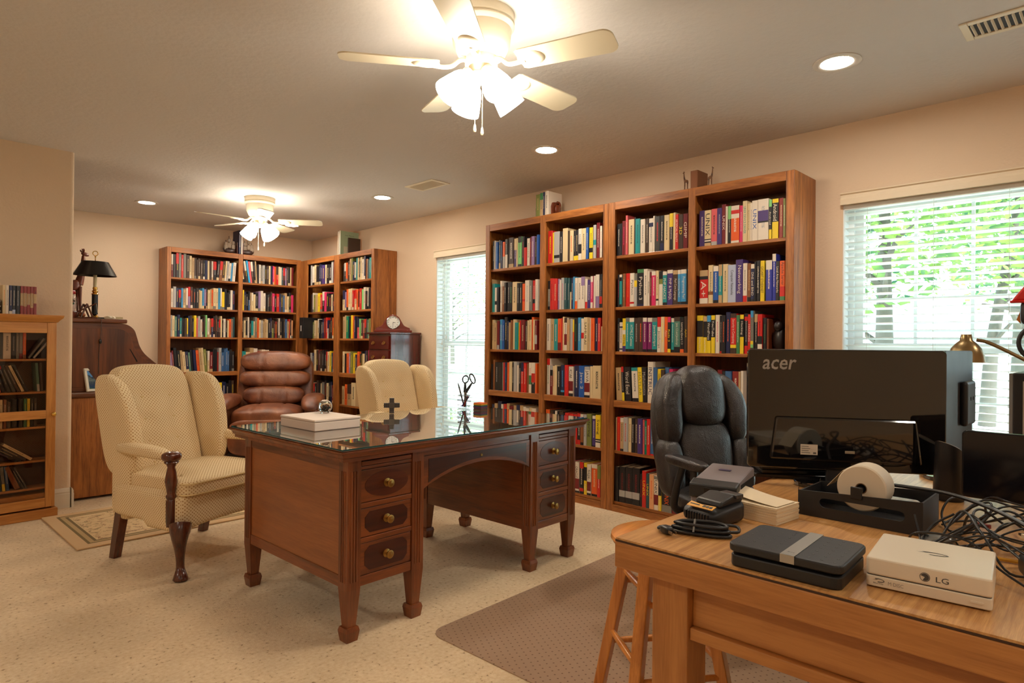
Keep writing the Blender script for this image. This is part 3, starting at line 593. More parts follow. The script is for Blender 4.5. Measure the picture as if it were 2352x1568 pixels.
for line in BOOKS.strip().split('\n'):
    key, body = line.split('|'); bay, row = int(key[0]), int(key[1]); zs = SHZ[row]
    for i, tk in enumerate(body.split()):
        tk, _, title = tk.partition('='); y, wd, ht, sp = tk.split(',', 3)
        y, wd, ht = int(y)/1000, int(wd)/1000, int(ht)/1000; wd = max(.007, wd-.0008); segs, ink = parse_spec(sp)
        if title and not ink: ink = 'w'
        bm_ = BookMesh(); bm_.book(Matrix.Identity(4), wd, ht, rb.uniform(.15, .19) if ht < .26 else .215, segs, '' if title else ink)
        o = bm_.build('book'); dx = 0 if title else rb.uniform(-.004, .006)
        o.location = (3.636+dx, y, zs); o.rotation_euler = (0, 0, R(-90))
        if bay == 3 and row == 4 and i < 6:       # these lean on the left end
            o.rotation_euler = (R(0), R(-3.2), R(-90)); o.location.z = zs+.0006
        tag(o, '%s book, %s from left, %s, %s' % (describe(segs, wd), ORD[i+1], ROWN[row], BAYN[bay]), 'book', 'books in the tall bookcases by the desk')
        if title:
            mainseg = max(segs, key=lambda q: q[1]); z = 0
            for c, a in segs:
                if (c, a) == mainseg: break
                z += a
            spine_title(o, title, ink, wd, ht, min(.62, mainseg[1]*.9) if len(segs) > 1 else .66, z+mainseg[1]/2 if len(segs) > 1 else .53)
FAR = {(1, 1): 'mkkGrGdcbddddkncdwkkBdcswUw', (1, 2): 'wsnkUbwVdkkbcUVkcboccUwykkkwn', (1, 3): 'scFntkdyndkyPswkdEwBnkdkdckwkcoGT', (1, 4): 'VmkkbcnFknobcOcmkkRsZZZZkk', (1, 5): 'dkkgnkdmkbkgnoynkkd',
       (2, 1): 'ckdSPdkbkwGskdcnporcwTkVdkbm', (2, 2): 'ynkZbcckVwwkgkdpkrvgZbckp', (2, 3): 'kckwktcGocsbbcknOkRdwkkdZbrdH', (2, 4): 'tcbwckwcrkdksw', (2, 5): 'dkgnkmbkddgknk',
       (3, 1): 'swcknnvckksm', (3, 2): 'kwObyrkpkkcn', (3, 3): 'FFOcbckgnmrwkkoy', (3, 4): 'snckmddkkBcyTr', (3, 5): 'dcgkdkcGkcknm',
       (4, 1): 'gkodbOnwtcdcwnBTtw', (4, 2): 'cVoccrcokrEwkwkm', (4, 3): 'bbjkyonkPEdRkgFOt', (4, 4): 'ckoVOynoBkcBdpZ', (4, 5): 'bobcbmrrk'}
FARX = {1: (.04, .743), 2: (.792, 1.44), 3: (.17, .80), 4: (.905, 1.555)}
HF = {1: .225, 2: .215, 3: .22, 4: .24, 5: .23}
fb = BookMesh(); rf = random.Random(21)
for (bay, row), s in FAR.items():
    x0, x1 = FARX[bay]; z = {1: 1.823, 2: 1.503, 3: 1.192, 4: .812, 5: .46}[row]
    x0 += .006 if bay < 3 else .05; x1 -= .03 if bay < 3 else .006; ws = [rf.uniform(.7, 1.35) for _ in s]; tot = sum(ws); x = x0
    M0 = Matrix.Translation((2.165, YB, 0)) if bay < 3 else Matrix.Translation((XC, YB, 0)) @ Matrix.Rotation(R(-90), 4, 'Z')
    tall = (bay, row) in ((1, 1), (2, 1), (4, 3))
    for i, c in enumerate(s):
        w_ = (x1-x0)*ws[i]/tot; h_ = HF[row]*rf.uniform(.86, 1.1)
        if tall: h_ = HF[row]*(1.12 if i < 8 else .95)*rf.uniform(.95, 1.05)
        lean = 0
        if (bay, row) == (2, 1) and i < 8: lean = -11+i
        if (bay, row) == (1, 1) and i > 18: lean = 4
        if row == 4 and bay == 1 and i < 14: lean = -5
        q = rf.random(); ink = '' if q < .3 else ('k' if c in 'wcbyosUEPHL' else rf.choice('wwcsyo'))
        segs = [(c, 1)]
        if rf.random() < .28: segs = [(rf.choice('wckGb'), .14), (c, .86)]
        if rf.random() < .12: segs = [(c, .55), (rf.choice('kwdnr'), .45)]
        M = M0 @ Matrix.Translation((x+(h_*math.sin(R(lean)) if lean > 0 else 0)*0, .022+rf.uniform(-.004, .006), z+.0004+max(0, math.sin(R(lean)))*w_)) @ Matrix.Rotation(R(lean), 4, 'Y')
        fb.book(M, w_-.0008, h_, rf.uniform(.14, .18), segs, ink); x += w_
o = fb.build('alcove_books'); tag(o, 'rows of mixed spines filling both bookcases of the far alcove', 'books', kind='stuff')
# ------------------------------------------------------------------ the walnut desk
wx, wy, wz = wood('walnut', 'x'), wood('walnut', 'y'), wood('walnut', 'z')
BURL, DBURL, DSIDE = wood('burl', 'x'), wood('darkburl', 'x'), wood('deskside', 'x')
BRASS = plain('antique_brass', (168, 130, 70), .35, 1)
GOLD = plain('polished_brass', (212, 168, 84), .18, 1)
DESK = (1.975, 2.595, 0); DESKROT = 2.0
def desk():
    t = thing('executive_desk', 'large walnut desk with fluted posts, inlaid drawers and a glass sheet on top', 'desk', DESK, DESKROT)
    m = MB(); hx, hy = .775, .485
    prof = [(.0, .745), (-.004, .745), (0, .742), (.0, .736), (-.012, .728), (-.016, .716), (-.022, .712), (-.022, .70)]
    m.ring([[(sx*(hx+a), sy*(hy+a), z) for sx, sy in ((-1, -1), (1, -1), (1, 1), (-1, 1))] for a, z in prof]); m.build('top', wx, t, smooth=30)
    lx, ly, ix = .715, .435, .345
    for sx in (-1, 1):
        xo, xi = sx*lx, sx*ix
        xa, xb = sorted((xo, xi))
        for (x, y) in ((xo, -1), (xi, -1), (xo, 1), (xi, 1)):
            cx = x-math.copysign(.03, x) if abs(x) > .5 else x+math.copysign(.03, x); cy = y*(ly-.03)
            p = MB(); p.box(cx-.03, cx+.03, cy-.03, cy+.03, .2, .702)
            for z0, s0, z1, s1 in ((.2, .03, .055, .019), (.055, .026, .04, .03), (.04, .03, 0, .024)):
                p.hexa([(cx-s1, cy-s1, z1), (cx+s1, cy-s1, z1), (cx+s1, cy+s1, z1), (cx-s1, cy+s1, z1)], [(cx-s0, cy-s0, z0), (cx+s0, cy-s0, z0), (cx+s0, cy+s0, z0), (cx-s0, cy+s0, z0)])
            for k in (-1, 0, 1):      # reeded fronts
                if y < 0: p.lathe([(.0042, .23), (.0042, .655)], (cx+k*.012, cy-.03, 0), 8)
                p.lathe([(.0042, .23), (.0042, .655)], (cx+(.03 if x > 0 and abs(x) > .5 else -.03 if abs(x) > .5 else -.03*math.copysign(1, x)), cy+k*.012, 0), 8)
            p.build('leg', wz, t, smooth=30)
        b = MB()
        b.box(xo-math.copysign(.006, sx), xo-math.copysign(.02, sx), -ly+.06, ly-.06, .25, .66) if sx > 0 else b.box(xo+.006, xo+.02, -ly+.06, ly-.06, .25, .66)
        b.build('end_panel', wood('deskside', 'y'), t)
        b = MB(); e = .002
        def put(*q): MB().box(*q).build('pedestal_rail', wy, t, bevel=.002)
        x1, x2 = sorted((xo-math.copysign(.002, sx), xo-math.copysign(.024, sx)))
        put(x1, x2, -ly+.06, ly-.06, .205, .25); put(x1, x2, -ly+.06, ly-.06, .655, .702)
        x1, x2 = sorted((xi+math.copysign(.004, sx), xi+math.copysign(.02, sx)))
        b.box(x1, x2, -ly+.06, ly-.06, .205, .702)
        b.build('pedestal_panel', wy, t, bevel=.002); MB().box(xa+.06, xb-.06, ly-.024, ly-.004, .205, .702).build('pedestal_panel', wx, t, bevel=.002)
        xa2, xb2 = xa+.06, xb-.06
        for za, zb, yo in ((.205, .243, .004), (.37, .39, .003), (.505, .525, .003), (.655, .668, .006), (.69, .702, .006)): MB().box(xa2, xb2, -ly+yo, -ly+.022, za, zb).build('drawer_rail', wx, t, bevel=.002)
        s = MB(); s.box(xa2+.004, xb2-.004, -ly+.002, -ly+.2, .67, .688); s.build('pull_out_slide', wx, t, bevel=.003)
        for z0, z1, kind in ((.245, .368, 'panel'), (.392, .503, 'panel'), (.527, .653, 'oval')):
            d = MB(); d.box(xa2+.002, xb2-.002, -ly+.006, -ly+.3, z0, z1); dr = d.build('drawer', wx, t, bevel=.002)
            cx, cz = (xa2+xb2)/2, (z0+z1)/2; hw, hh = (xb2-xa2)/2, (z1-z0)/2; i = MB()
            if kind == 'oval': pl = [(cx+(hw-.02)*math.cos(2*PI*k/40), cz+(hh-.012)*math.sin(2*PI*k/40)) for k in range(40)]
            else:
                a, b2, c = hw-.022, hh-.014, .022; pl = [(cx-a+c, cz-b2), (cx+a-c, cz-b2), (cx+a, cz-b2+c), (cx+a, cz+b2-c), (cx+a-c, cz+b2), (cx-a+c, cz+b2), (cx-a, cz+b2-c), (cx-a, cz-b2+c)]
            i.prism(pl, -ly+.0045, -ly+.0065, 'y'); i.build('inlay', BURL if kind == 'oval' else DBURL, dr)
            k = MB(); k.lathe([(.017, 0), (.017, -.003), (.007, -.006), (.0065, -.014), (.012, -.02), (.016, -.024), (.0165, -.028), (.011, -.031), (.006, -.0305), (0, -.033)], (cx, -ly+.005, cz), 20, axis='y'); k.build('knob', BRASS, dr, smooth=40)
    a = MB(); w = ix+.0; top, lo = .67, .585                      # centre drawer with arched underside
    pl = [(-w+.002, top), (-w+.002, lo-.055)]+[(-w+.002+2*(w-.002)*k/24, lo-.055+.075*math.sin(PI*k/24)**.8) for k in range(1, 24)]+[(w-.002, lo-.055), (w-.002, top)]
    a.prism([(x, z) for x, z in pl], -ly+.006, -ly+.026, 'y'); cd = a.build('centre_drawer', wx, t, bevel=.002)
    i = MB(); pl = [(-w+.03, top-.014), (-w+.03, lo-.03)]+[(-w+.03+2*(w-.03)*k/24, lo-.03+.068*math.sin(PI*k/24)**.8) for k in range(1, 24)]+[(w-.03, lo-.03), (w-.03, top-.014)]
    i.prism(pl, -ly+.0045, -ly+.0065, 'y'); i.build('inlay', DBURL, cd)
    i = MB(); i.lathe([(.006, 0), (.006, -.003), (0, -.003)], (0, -ly+.005, .635), 12, axis='y'); i.build('keyhole', BRASS, cd)
    for q in ((-ix, ix, -ly+.008, -ly+.022, .672, .702), (-ix, ix, ly-.03, ly-.01, .54, .702), (-ix, ix, -ly+.028, ly-.03, .674, .69)): MB().box(*q).build('apron', wx, t)
    return t
desk()
DT = .7513
g = MB(); g.box(-.765, .765, -.475, .475, .7455, .7513)
GLASS = glassy('desk_glass', (.86, .95, .93), 1.52, boost=1.45)
EDGE = plain('glass_edge', (20, 74, 72), .1)
go = g.build('glass_sheet', GLASS); go.location = DESK; go.rotation_euler = (0, 0, R(DESKROT))
tag(go, 'thin clear glass sheet with green edges lying on the walnut desk', 'glass sheet')
e = MB(); e.ring([[(sx*(.765+.0006), sy*(.475+.0006), z) for sx, sy in ((-1, -1), (1, -1), (1, 1), (-1, 1))] for z in (.7456, .7512)], caps=False); e.build('green_edge', EDGE, go)

# ------------------------------------------------------------------ things on the desk
PAPER = plain('white_board', (238, 222, 208), .6)
t = thing('gift_box', 'flat off-white box lying on the desk under the glass ball', 'box', (1.495, 2.755, DT), 3)
MB().box(-.12, .12, -.15, .15, 0, .040).build('box_base', PAPER, t, bevel=.004); MB().box(-.122, .122, -.152, .152, .040, .052).build('lid', PAPER, t, bevel=.004)
BALL, N_, L_, b_ = newmat('crystal'); b_.inputs['Transmission Weight'].default_value = 1; b_.inputs['Roughness'].default_value = 0; b_.inputs['IOR'].default_value = 1.35
t = thing('paperweight', 'clear glass ball paperweight with green flecks sitting on the white box', 'paperweight', (1.56, 2.83, DT+.052))
MB().lathe([(.012, 0), (.02, .0008)]+[(.034*math.sin(a), .032-.034*math.cos(a)) for a in [.62+(PI-.62)*k/14 for k in range(14)]]+[(0, .066)], n=28).build('glass_ball', BALL, t, smooth=80)
m = MB(); rr_ = random.Random(2)
for k in range(70):
    a, q = rr_.uniform(0, 2*PI), rr_.uniform(0, .02); z = .012+rr_.uniform(0, .02); c = (q*math.cos(a), q*math.sin(a), z); s = rr_.uniform(.002, .005)
    m.cm = k % 4; m.lathe([(0, -s), (s, 0), (0, s)], c, 5)
m.build('flecks', [plain('fleck_green', (90, 130, 70), .4), plain('fleck_white', (230, 226, 210), .4), plain('fleck_brown', (150, 110, 70), .4), plain('fleck_orange', (210, 120, 60), .4)], t)
t = thing('desk_cross', 'small dark stone cross standing on the glass desktop', 'ornament', (2.06, 2.99, DT), -35)
m = MB(); m.box(-.013, .013, -.008, .008, .002, .088).box(-.044, .044, -.008, .008, .034, .06); m.build('cross', plain('dark_stone', (66, 60, 58), .35), t, bevel=.002)
m = MB(); m.box(-.016, .016, -.0105, .0105, .031, .063)
for x in (-.034, -.024, .024, .034): m.box(x-.001, x+.001, -.0095, .0095, .036, .058)
for z in (.012, .022, .072, .08): m.box(-.011, .011, -.0095, .0095, z-.001, z+.001)
m.build('lead_line', plain('grey_metal', (110, 104, 98), .3, .8), t)
t = thing('pencil_cup', 'small clear glass cup on the desk holding scissors and pens', 'cup', (2.545, 2.93, DT))
CUPG = glassy('cup_glass', (.86, .84, .86), 1.5)
MB().lathe([(0, .0005), (.034, .0005), (.038, .006), (.043, .03), (.043, .06), (.038, .082), (.035, .083), (.039, .06), (.039, .03), (.034, .01), (0, .008)], n=28).build('cup', CUPG, t, smooth=60)
MB().lathe([(.0385, .081), (.0388, .0845), (.035, .0845), (.0348, .081)], n=28, caps=False).build('rim', plain('glass_rim', (150, 150, 156), .1, .6), t, smooth=60)
def stick(name, label, cat, p, q, r, mat, group=None):
    t = thing(name, label, cat, p, 0, group); d = Vector(q)-Vector(p)
    m = MB(); m.tube([(0, 0, 0), d*.06, d*.85, d*.95, d], [r*.3, r, r, r*.8, r*.4], 8); m.build('barrel', mat, t, smooth=50)
    m = MB(); m.tube([d*.52, d*.84], r*1.12, 8); m.build('clip_ring', plain('pen_trim', (120, 120, 124), .3, .7), t, smooth=50)
PK = plain('black_plastic', (26, 26, 28), .4)
stick('pen', 'black pen leaning in the pencil cup, apart from the scissors', 'pen', (2.555, 2.94, DT+.012), (2.525, 2.965, DT+.155), .0045, PK)
stick('pen', 'purple pen tilted low inside the pencil cup', 'pen', (2.54, 2.945, DT+.012), (2.57, 2.912, DT+.078), .0045, plain('purple_plastic', (84, 50, 130), .35))
stick('pen', 'red pen standing in the pencil cup beside the scissors', 'pen', (2.533, 2.92, DT+.012), (2.553, 2.905, DT+.085), .0045, plain('red_plastic', (168, 44, 50), .35))
t = thing('scissors', 'black-handled scissors standing handles up in the pencil cup', 'scissors', (2.548, 2.925, DT+.012), -38)
MB().prism([(-.008, 0), (.002, 0), (.012, .1), (-.004, .1)], -.0015, .0, 'y').build('blade', plain('steel', (150, 150, 150), .25, 1), t)
MB().prism([(0, 0), (.008, 0), (.008, .1), (-.008, .1)], .0002, .0017, 'y').build('blade', plain('steel', (150, 150, 150), .25, 1), t)
for c, rx, rz, an, st in ((( .002, .168), .018, .022, 12, (-.002, .09)), ((.044, .172), .014, .03, -22, (.006, .09))):
    m = MB(); pts = []
    for k in range(20):
        a = 2*PI*k/20; x, z = rx*math.cos(a), rz*math.sin(a); ca, sa = math.cos(R(an)), math.sin(R(an)); pts.append((c[0]+x*ca+z*sa, 0, c[1]-x*sa+z*ca))
    m.tube(pts, .0042, 8, close=True); m.tube([(st[0], 0, st[1]), ((st[0]+c[0])/2, 0, (st[1]+c[1])/2-.01), (c[0]-.003, 0, c[1]-rz*.9)], [.009, .008, .005], 8); m.build('handle', PK, t, smooth=60)
t = thing('note_cube', 'small block of rainbow striped notepaper on the desk', 'note block', (2.575, 2.815, DT), 8)
for k, (c, nm) in enumerate((((96, 60, 40), 'brown'), ((66, 70, 66), 'grey'), ((110, 40, 70), 'plum'), ((52, 56, 90), 'navy'), ((60, 100, 60), 'green'), ((220, 160, 40), 'yellow'), ((216, 96, 40), 'orange'))):
    m = MB(); dx = .0012*math.sin(k*2.1); m.box(-.03+dx, .03+dx, -.03, .03, k*.0063, (k+1)*.0063); m.build('paper_layer', plain('paper_'+nm, c, .7), t)

# ------------------------------------------------------------------ upholstered wing chairs
def dotted():
    m, N, L, b = newmat('dotted_upholstery'); uv = N.new('ShaderNodeUVMap'); uv.uv_map = 'UVMap'
    mp = N.new('ShaderNodeMapping'); mp.inputs['Rotation'].default_value = (0, 0, R(45)); L.new(uv.outputs[0], mp.inputs[0])
    v = N.new('ShaderNodeTexVoronoi'); v.voronoi_dimensions = '2D'; v.inputs['Scale'].default_value = 82; v.inputs['Randomness'].default_value = 0; L.new(mp.outputs[0], v.inputs['Vector'])
    lt = N.new('ShaderNodeMath'); lt.operation = 'LESS_THAN'; lt.inputs[1].default_value = .24; L.new(v.outputs['Distance'], lt.inputs[0])
    n = N.new('ShaderNodeTexNoise'); n.inputs['Scale'].default_value = 900; L.new(uv.outputs[0], n.inputs['Vector'])
    mx = N.new('ShaderNodeMix'); mx.data_type = 'RGBA'; mx.inputs[6].default_value = rgb(234, 213, 172); mx.inputs[7].default_value = rgb(178, 134, 82)
    L.new(lt.outputs[0], mx.inputs[0]); L.new(mx.outputs[2], b.inputs['Base Color']); b.inputs['Roughness'].default_value = .9; b.inputs['Specular IOR Level'].default_value = .15
    bp = N.new('ShaderNodeBump'); bp.inputs['Strength'].default_value = .25; bp.inputs['Distance'].default_value = .001; L.new(n.outputs['Fac'], bp.inputs['Height']); L.new(bp.outputs['Normal'], b.inputs['Normal'])
    return m
UPH = dotted(); PIPE = plain('upholstery_piping', (220, 192, 138), .85); CLEG = wood('chairleg', 'z')
BTN = [(-.085, .83), (.085, .83), (-.088, .71), (.088, .71), (-.085, .59), (.085, .59), (-.08, .475), (.08, .475)]
def back_fn(o, q):
    x, y, z = o
    z += .022*(1-min(1, (x/.22)**2))*max(0, (z-.62)/.36)
    if q[1] < 0:
        for bx, bz in BTN:
            r2 = ((x-bx)/.05)**2+((z-bz)/.05)**2
            if r2 < 4: y += .020*math.exp(-r2*1.2)
    y += max(0, z-.42)*.30
    x *= 1-.06*max(0, (.55-z)/.3)
    return Vector((x, y, z))
def wing_chair(label, loc, rz):
    t = thing('wing_chair', label, 'armchair', loc, rz, 'cream wing chairs')
    m = MB(); m.rbox((0, .285, .665), (.222, .058, .325), 7, 30, back_fn); m.build('backrest', UPH, t, smooth=80)
    for bx, bz in BTN: MB().lathe([(.0, -.007), (.008, -.005), (.0105, 0), (.008, .004)], (bx, .285-.058+.024+max(0, bz-.42)*.30, bz), 12, axis='y').build('tufting_button', PIPE, t, smooth=60)
    for s in (-1, 1):
        def fw(o, q, s=s):
            x, y, z = o; k = (z-.42)/.55
            y = .36+(y-.36)*(1.0+.0*k) + max(0, z-.42)*.22
            if q[1] < 0: y -= .035*math.sin(min(1, max(0, k))*PI*.9)*1.2
            x += s*(.012+.03*k*(1 if q[1] < 0 else .3))
            z -= .03*max(0, -q[1])*max(0, q[2])
            return Vector((x, y, z))
        m = MB(); m.rbox((s*.245, .245, .70), (.036, .125, .265), 4.5, 16, fw); m.build('wing', UPH, t, smooth=80)
        m = MB(); m.rbox((s*.262, .235, .42), (.034, .075, .205), 6, 10); m.build('side_upholstery', UPH, t, smooth=80)
        def fa(o, q, s=s):
            x, y, z = o; x += s*(.025*max(0, -q[1])-.035*max(0, q[1])); z += .008*(1-q[1]**2); return Vector((x, y, z))
        m = MB(); m.rbox((s*.318, .03, .588), (.04, .235, .029), 3.2, 12, fa); m.build('arm_pad', UPH, t, smooth=80)
        h = MB(); h.rbox((s*.345, -.222, .588), (.042, .04, .026), 2.6, 10); h.lathe([(.03, .555), (.034, .562), (.03, .568)], (s*.345, -.222, 0), 16)
        h.lathe([(.02, .25), (.023, .28), (.023, .375), (.019, .382), (.024, .392), (.024, .4), (.018, .408), (.022, .43), (.029, .47), (.022, .515), (.017, .538), (.022, .548), (.02, .56)], (s*.345, -.222, 0), 18)
        h.build('arm_post', CLEG, t, smooth=50)
        lg = MB(); kx, ky = s*.325, -.265
        pth = bez([(kx, ky, .262), (kx+s*.02, ky-.022, .2), (kx+s*.016, ky-.02, .13), (kx+s*.008, ky-.012, .06), (kx+s*.02, ky-.03, .018), (kx+s*.022, ky-.032, 0)], 5)
        rad = [.05, .05, .048, .045, .04, .037, .033, .03, .027, .025, .023, .021, .02, .019, .019, .019, .021, .024, .027, .03, .032, .034, .035, .034, .031, .027]
        lg.tube(pth, rad[:len(pth)], 14); lg.build('leg', CLEG, t, smooth=70)
        lg = MB(); x = s*.27; lg.hexa([(x-.021, .285, 0), (x+.021, .285, 0), (x+.021, .327, 0), (x-.021, .327, 0)], [(x-.024, .225, .26), (x+.024, .225, .26), (x+.024, .275, .26), (x-.024, .275, .26)]); lg.build('leg', CLEG, t, bevel=.003)
    def fs(o, q):
        x, y, z = o; x *= 1+.12*max(0, (.28-y)/.56)
        if q[2] < 0: z -= .03*max(0, 1-abs(q[0])*1.0)*max(0, -q[1])*0-.0
        if q[1] < 0: z -= .035*(abs(q[0])**3)*max(0, -q[2])
        return Vector((x, y, z))
    m = MB(); m.rbox((0, .01, .32), (.315, .30, .085), 9, 16, fs); m.build('seat_rail', UPH, t, smooth=80)
    def fc(o, q):
        x, y, z = o
        if q[2] > 0: z += .022*(1-q[0]**2)*(1-q[1]**2)
        if y < -.17: x *= 1.17
        return Vector((x, y, z))
    m = MB(); m.rbox((0, -.03, .428), (.285, .285, .042), 8, 28, fc); m.build('seat_cushion', UPH, t, smooth=80)
    pp = MB(); ol = rrect(-.33, .33, -.318, .1, .05)
    pp.tube([(x, y, .455) for x, y in ol if y < -.16], .0045, 6); pp.tube([(x, y, .402) for x, y in ol if y < -.16], .0045, 6); pp.build('piping', PIPE, t, smooth=60)
    return t
wing_chair('cream dotted wing chair standing before the roll-top desk, near the patterned rug', (1.272, 3.656, 0), 20)
wing_chair('cream dotted wing chair behind the desk beside the tall window', (3.03, 4.02, 0), 1)

# ------------------------------------------------------------------ brown leather recliner
def leather(name, c1, c2, rough=.34):
    m, N, L, b = newmat(name); t = N.new('ShaderNodeTexCoord'); n = N.new('ShaderNodeTexNoise'); n.inputs['Scale'].default_value = 7; n.inputs['Detail'].default_value = 4
    L.new(t.outputs['Object'], n.inputs['Vector']); rp = N.new('ShaderNodeValToRGB'); rp.color_ramp.elements[0].color = rgb(*c1); rp.color_ramp.elements[0].position = .3
    rp.color_ramp.elements[1].color = rgb(*c2); rp.color_ramp.elements[1].position = .72; L.new(n.outputs['Fac'], rp.inputs['Fac']); L.new(rp.outputs['Color'], b.inputs['Base Color'])
    v = N.new('ShaderNodeTexVoronoi'); v.inputs['Scale'].default_value = 240; L.new(t.outputs['Object'], v.inputs['Vector'])
    n3 = N.new('ShaderNodeTexNoise'); n3.inputs['Scale'].default_value = 16; n3.inputs['Detail'].default_value = 4; n3.inputs['Distortion'].default_value = 1; L.new(t.outputs['Object'], n3.inputs['Vector'])
    a = N.new('ShaderNodeMath'); a.operation = 'MULTIPLY_ADD'; a.inputs[1].default_value = 4; L.new(n3.outputs['Fac'], a.inputs[0]); L.new(v.outputs['Distance'], a.inputs[2])
    bp = N.new('ShaderNodeBump'); bp.inputs['Strength'].default_value = .22; bp.inputs['Distance'].default_value = .006; L.new(a.outputs[0], bp.inputs['Height']); L.new(bp.outputs['Normal'], b.inputs['Normal'])
    b.inputs['Roughness'].default_value = rough; return m
LEA = leather('brown_leather', (84, 42, 26), (142, 86, 54))
def recliner():
    t = thing('recliner', 'brown leather recliner with stacked back pillows in the alcove corner', 'recliner', (2.80, 6.14, 0), -32.7)
    def pil(cz, hz, hx, y, hy):
        def f(o, q):
            x, yy, z = o
            for sx in (-.12, .12): yy += .014*math.exp(-((x-sx)/.012)**2)*(1 if q[1] < 0 else 0)
            z += .012*(1-q[0]**2)*q[2]
            return Vector((x, yy+(z-.5)*.32, z))
        return MB().rbox((0, y, cz), (hx, hy, hz), 3.0, 30, f)
    pil(.945, .095, .345, .16, .13).build('headrest_pillow', LEA, t, smooth=80)
    pil(.775, .088, .345, .17, .12).build('back_pillow', LEA, t, smooth=80)
    pil(.605, .09, .30, .15, .12).build('lumbar_pillow', LEA, t, smooth=80)
    def fsh(o, q): return Vector((o.x, o.y+(o.z-.5)*.32, o.z))
    MB().rbox((0, .27, .66), (.37, .06, .34), 6, 12, fsh).build('back_shell', LEA, t, smooth=80)
    def fse(o, q):
        x, y, z = o
        if q[2] > 0: z += .02*(1-q[0]**2)
        for sx in (-.12, .12): z -= .012*math.exp(-((x-sx)/.012)**2)*(1 if q[2] > 0 else 0)
        return Vector((x, y, z))
    MB().rbox((0, -.14, .43), (.32, .33, .09), 3.6, 26, fse).build('seat_cushion', LEA, t, smooth=80)
    MB().rbox((0, -.44, .26), (.315, .05, .17), 4, 14).build('footrest', LEA, t, smooth=80)
    for s in (-1, 1):
        def fa(o, q, s=s):
            x, y, z = o
            if q[2] > .2: x += s*.02*q[2]
            return Vector((x, y, z))
        MB().rbox((s*.40, -.06, .32), (.07, .36, .26), 5, 12, fa).build('arm', LEA, t, smooth=80)
        def fr(o, q):
            x, y, z = o; z -= .05*max(0, -q[1])**3; return Vector((x, y, z))
        MB().rbox((s*.405, -.06, .565), (.105, .37, .068), 2.7, 18, fr).build('arm_pad', LEA, t, smooth=80)
    MB().box(-.36, .36, -.3, .3, .0, .1).build('base', plain('dark_base', (38, 26, 22), .6), t, bevel=.01)
recliner()

# ------------------------------------------------------------------ rug and chair mat
def rug_mat():
    m, N, L, b = newmat('rug'); t = N.new('ShaderNodeTexCoord'); sp = N.new('ShaderNodeSeparateXYZ'); L.new(t.outputs['Object'], sp.inputs[0])
    def edge(ax, half):
        a = N.new('ShaderNodeMath'); a.operation = 'ABSOLUTE'; L.new(sp.outputs[ax], a.inputs[0]); s = N.new('ShaderNodeMath'); s.operation = 'SUBTRACT'; s.inputs[0].default_value = half; L.new(a.outputs[0], s.inputs[1]); return s
    mn = N.new('ShaderNodeMath'); mn.operation = 'MINIMUM'; e1, e2 = edge(0, .62), edge(1, .445); L.new(e1.outputs[0], mn.inputs[0]); L.new(e2.outputs[0], mn.inputs[1])
    rp = N.new('ShaderNodeValToRGB'); rp.color_ramp.interpolation = 'CONSTANT'; e = rp.color_ramp.elements
    e[0].position = 0; e[0].color = rgb(206, 172, 128); e[1].position = .065; e[1].color = rgb(120, 100, 60)
    for p, c in ((.08, (178, 150, 104)), (.105, (116, 96, 60)), (.118, (214, 186, 140))): x = e.new(p); x.color = rgb(*c)
    L.new(mn.outputs[0], rp.inputs['Fac'])
    n = N.new('ShaderNodeTexNoise'); n.inputs['Scale'].default_value = 9; n.inputs['Detail'].default_value = 3; n.inputs['Distortion'].default_value = 2.5; L.new(t.outputs['Object'], n.inputs['Vector'])
    r2 = N.new('ShaderNodeValToRGB'); r2.color_ramp.interpolation = 'CONSTANT'; q = r2.color_ramp.elements; q[0].position = 0; q[0].color = (0, 0, 0, 1); q[1].position = .54; q[1].color = (1, 1, 1, 1); x = q.new(.575); x.color = (0, 0, 0, 1); x = q.new(.63); x.color = (1, 1, 1, 1)
    L.new(n.outputs['Fac'], r2.inputs['Fac'])
    n2 = N.new('ShaderNodeTexNoise'); n2.inputs['Scale'].default_value = 14; n2.inputs['Detail'].default_value = 2; L.new(t.outputs['Object'], n2.inputs['Vector'])
    r3 = N.new('ShaderNodeValToRGB'); r3.color_ramp.interpolation = 'CONSTANT'; q = r3.color_ramp.elements; q[0].position = 0; q[0].color = rgb(120, 60, 34); q[1].position = .5; q[1].color = rgb(92, 78, 50); x = q.new(.6); x.color = rgb(160, 92, 56)
    L.new(n2.outputs['Fac'], r3.inputs['Fac'])
    gt = N.new('ShaderNodeMath'); gt.operation = 'GREATER_THAN'; gt.inputs[1].default_value = .125; L.new(mn.outputs[0], gt.inputs[0])
    mu = N.new('ShaderNodeMath'); mu.operation = 'MULTIPLY'; L.new(gt.outputs[0], mu.inputs[0]); L.new(r2.outputs['Color'], mu.inputs[1])
    m4 = N.new('ShaderNodeMath'); m4.operation = 'MULTIPLY'; m4.inputs[1].default_value = .7; L.new(mu.outputs[0], m4.inputs[0])
    mx = N.new('ShaderNodeMix'); mx.data_type = 'RGBA'; L.new(m4.outputs[0], mx.inputs[0]); L.new(rp.outputs['Color'], mx.inputs[6]); L.new(r3.outputs['Color'], mx.inputs[7])
    L.new(mx.outputs[2], b.inputs['Base Color']); b.inputs['Roughness'].default_value = .9; return m
o = MB().box(-.62, .62, -.445, .445, 0, .009).build('rug', rug_mat(), bevel=.003); o.location = (1.40, 4.56, .001); o.rotation_euler = (0, 0, R(1.5))
tag(o, 'small beige floral rug with olive border under the wing chair', 'rug')
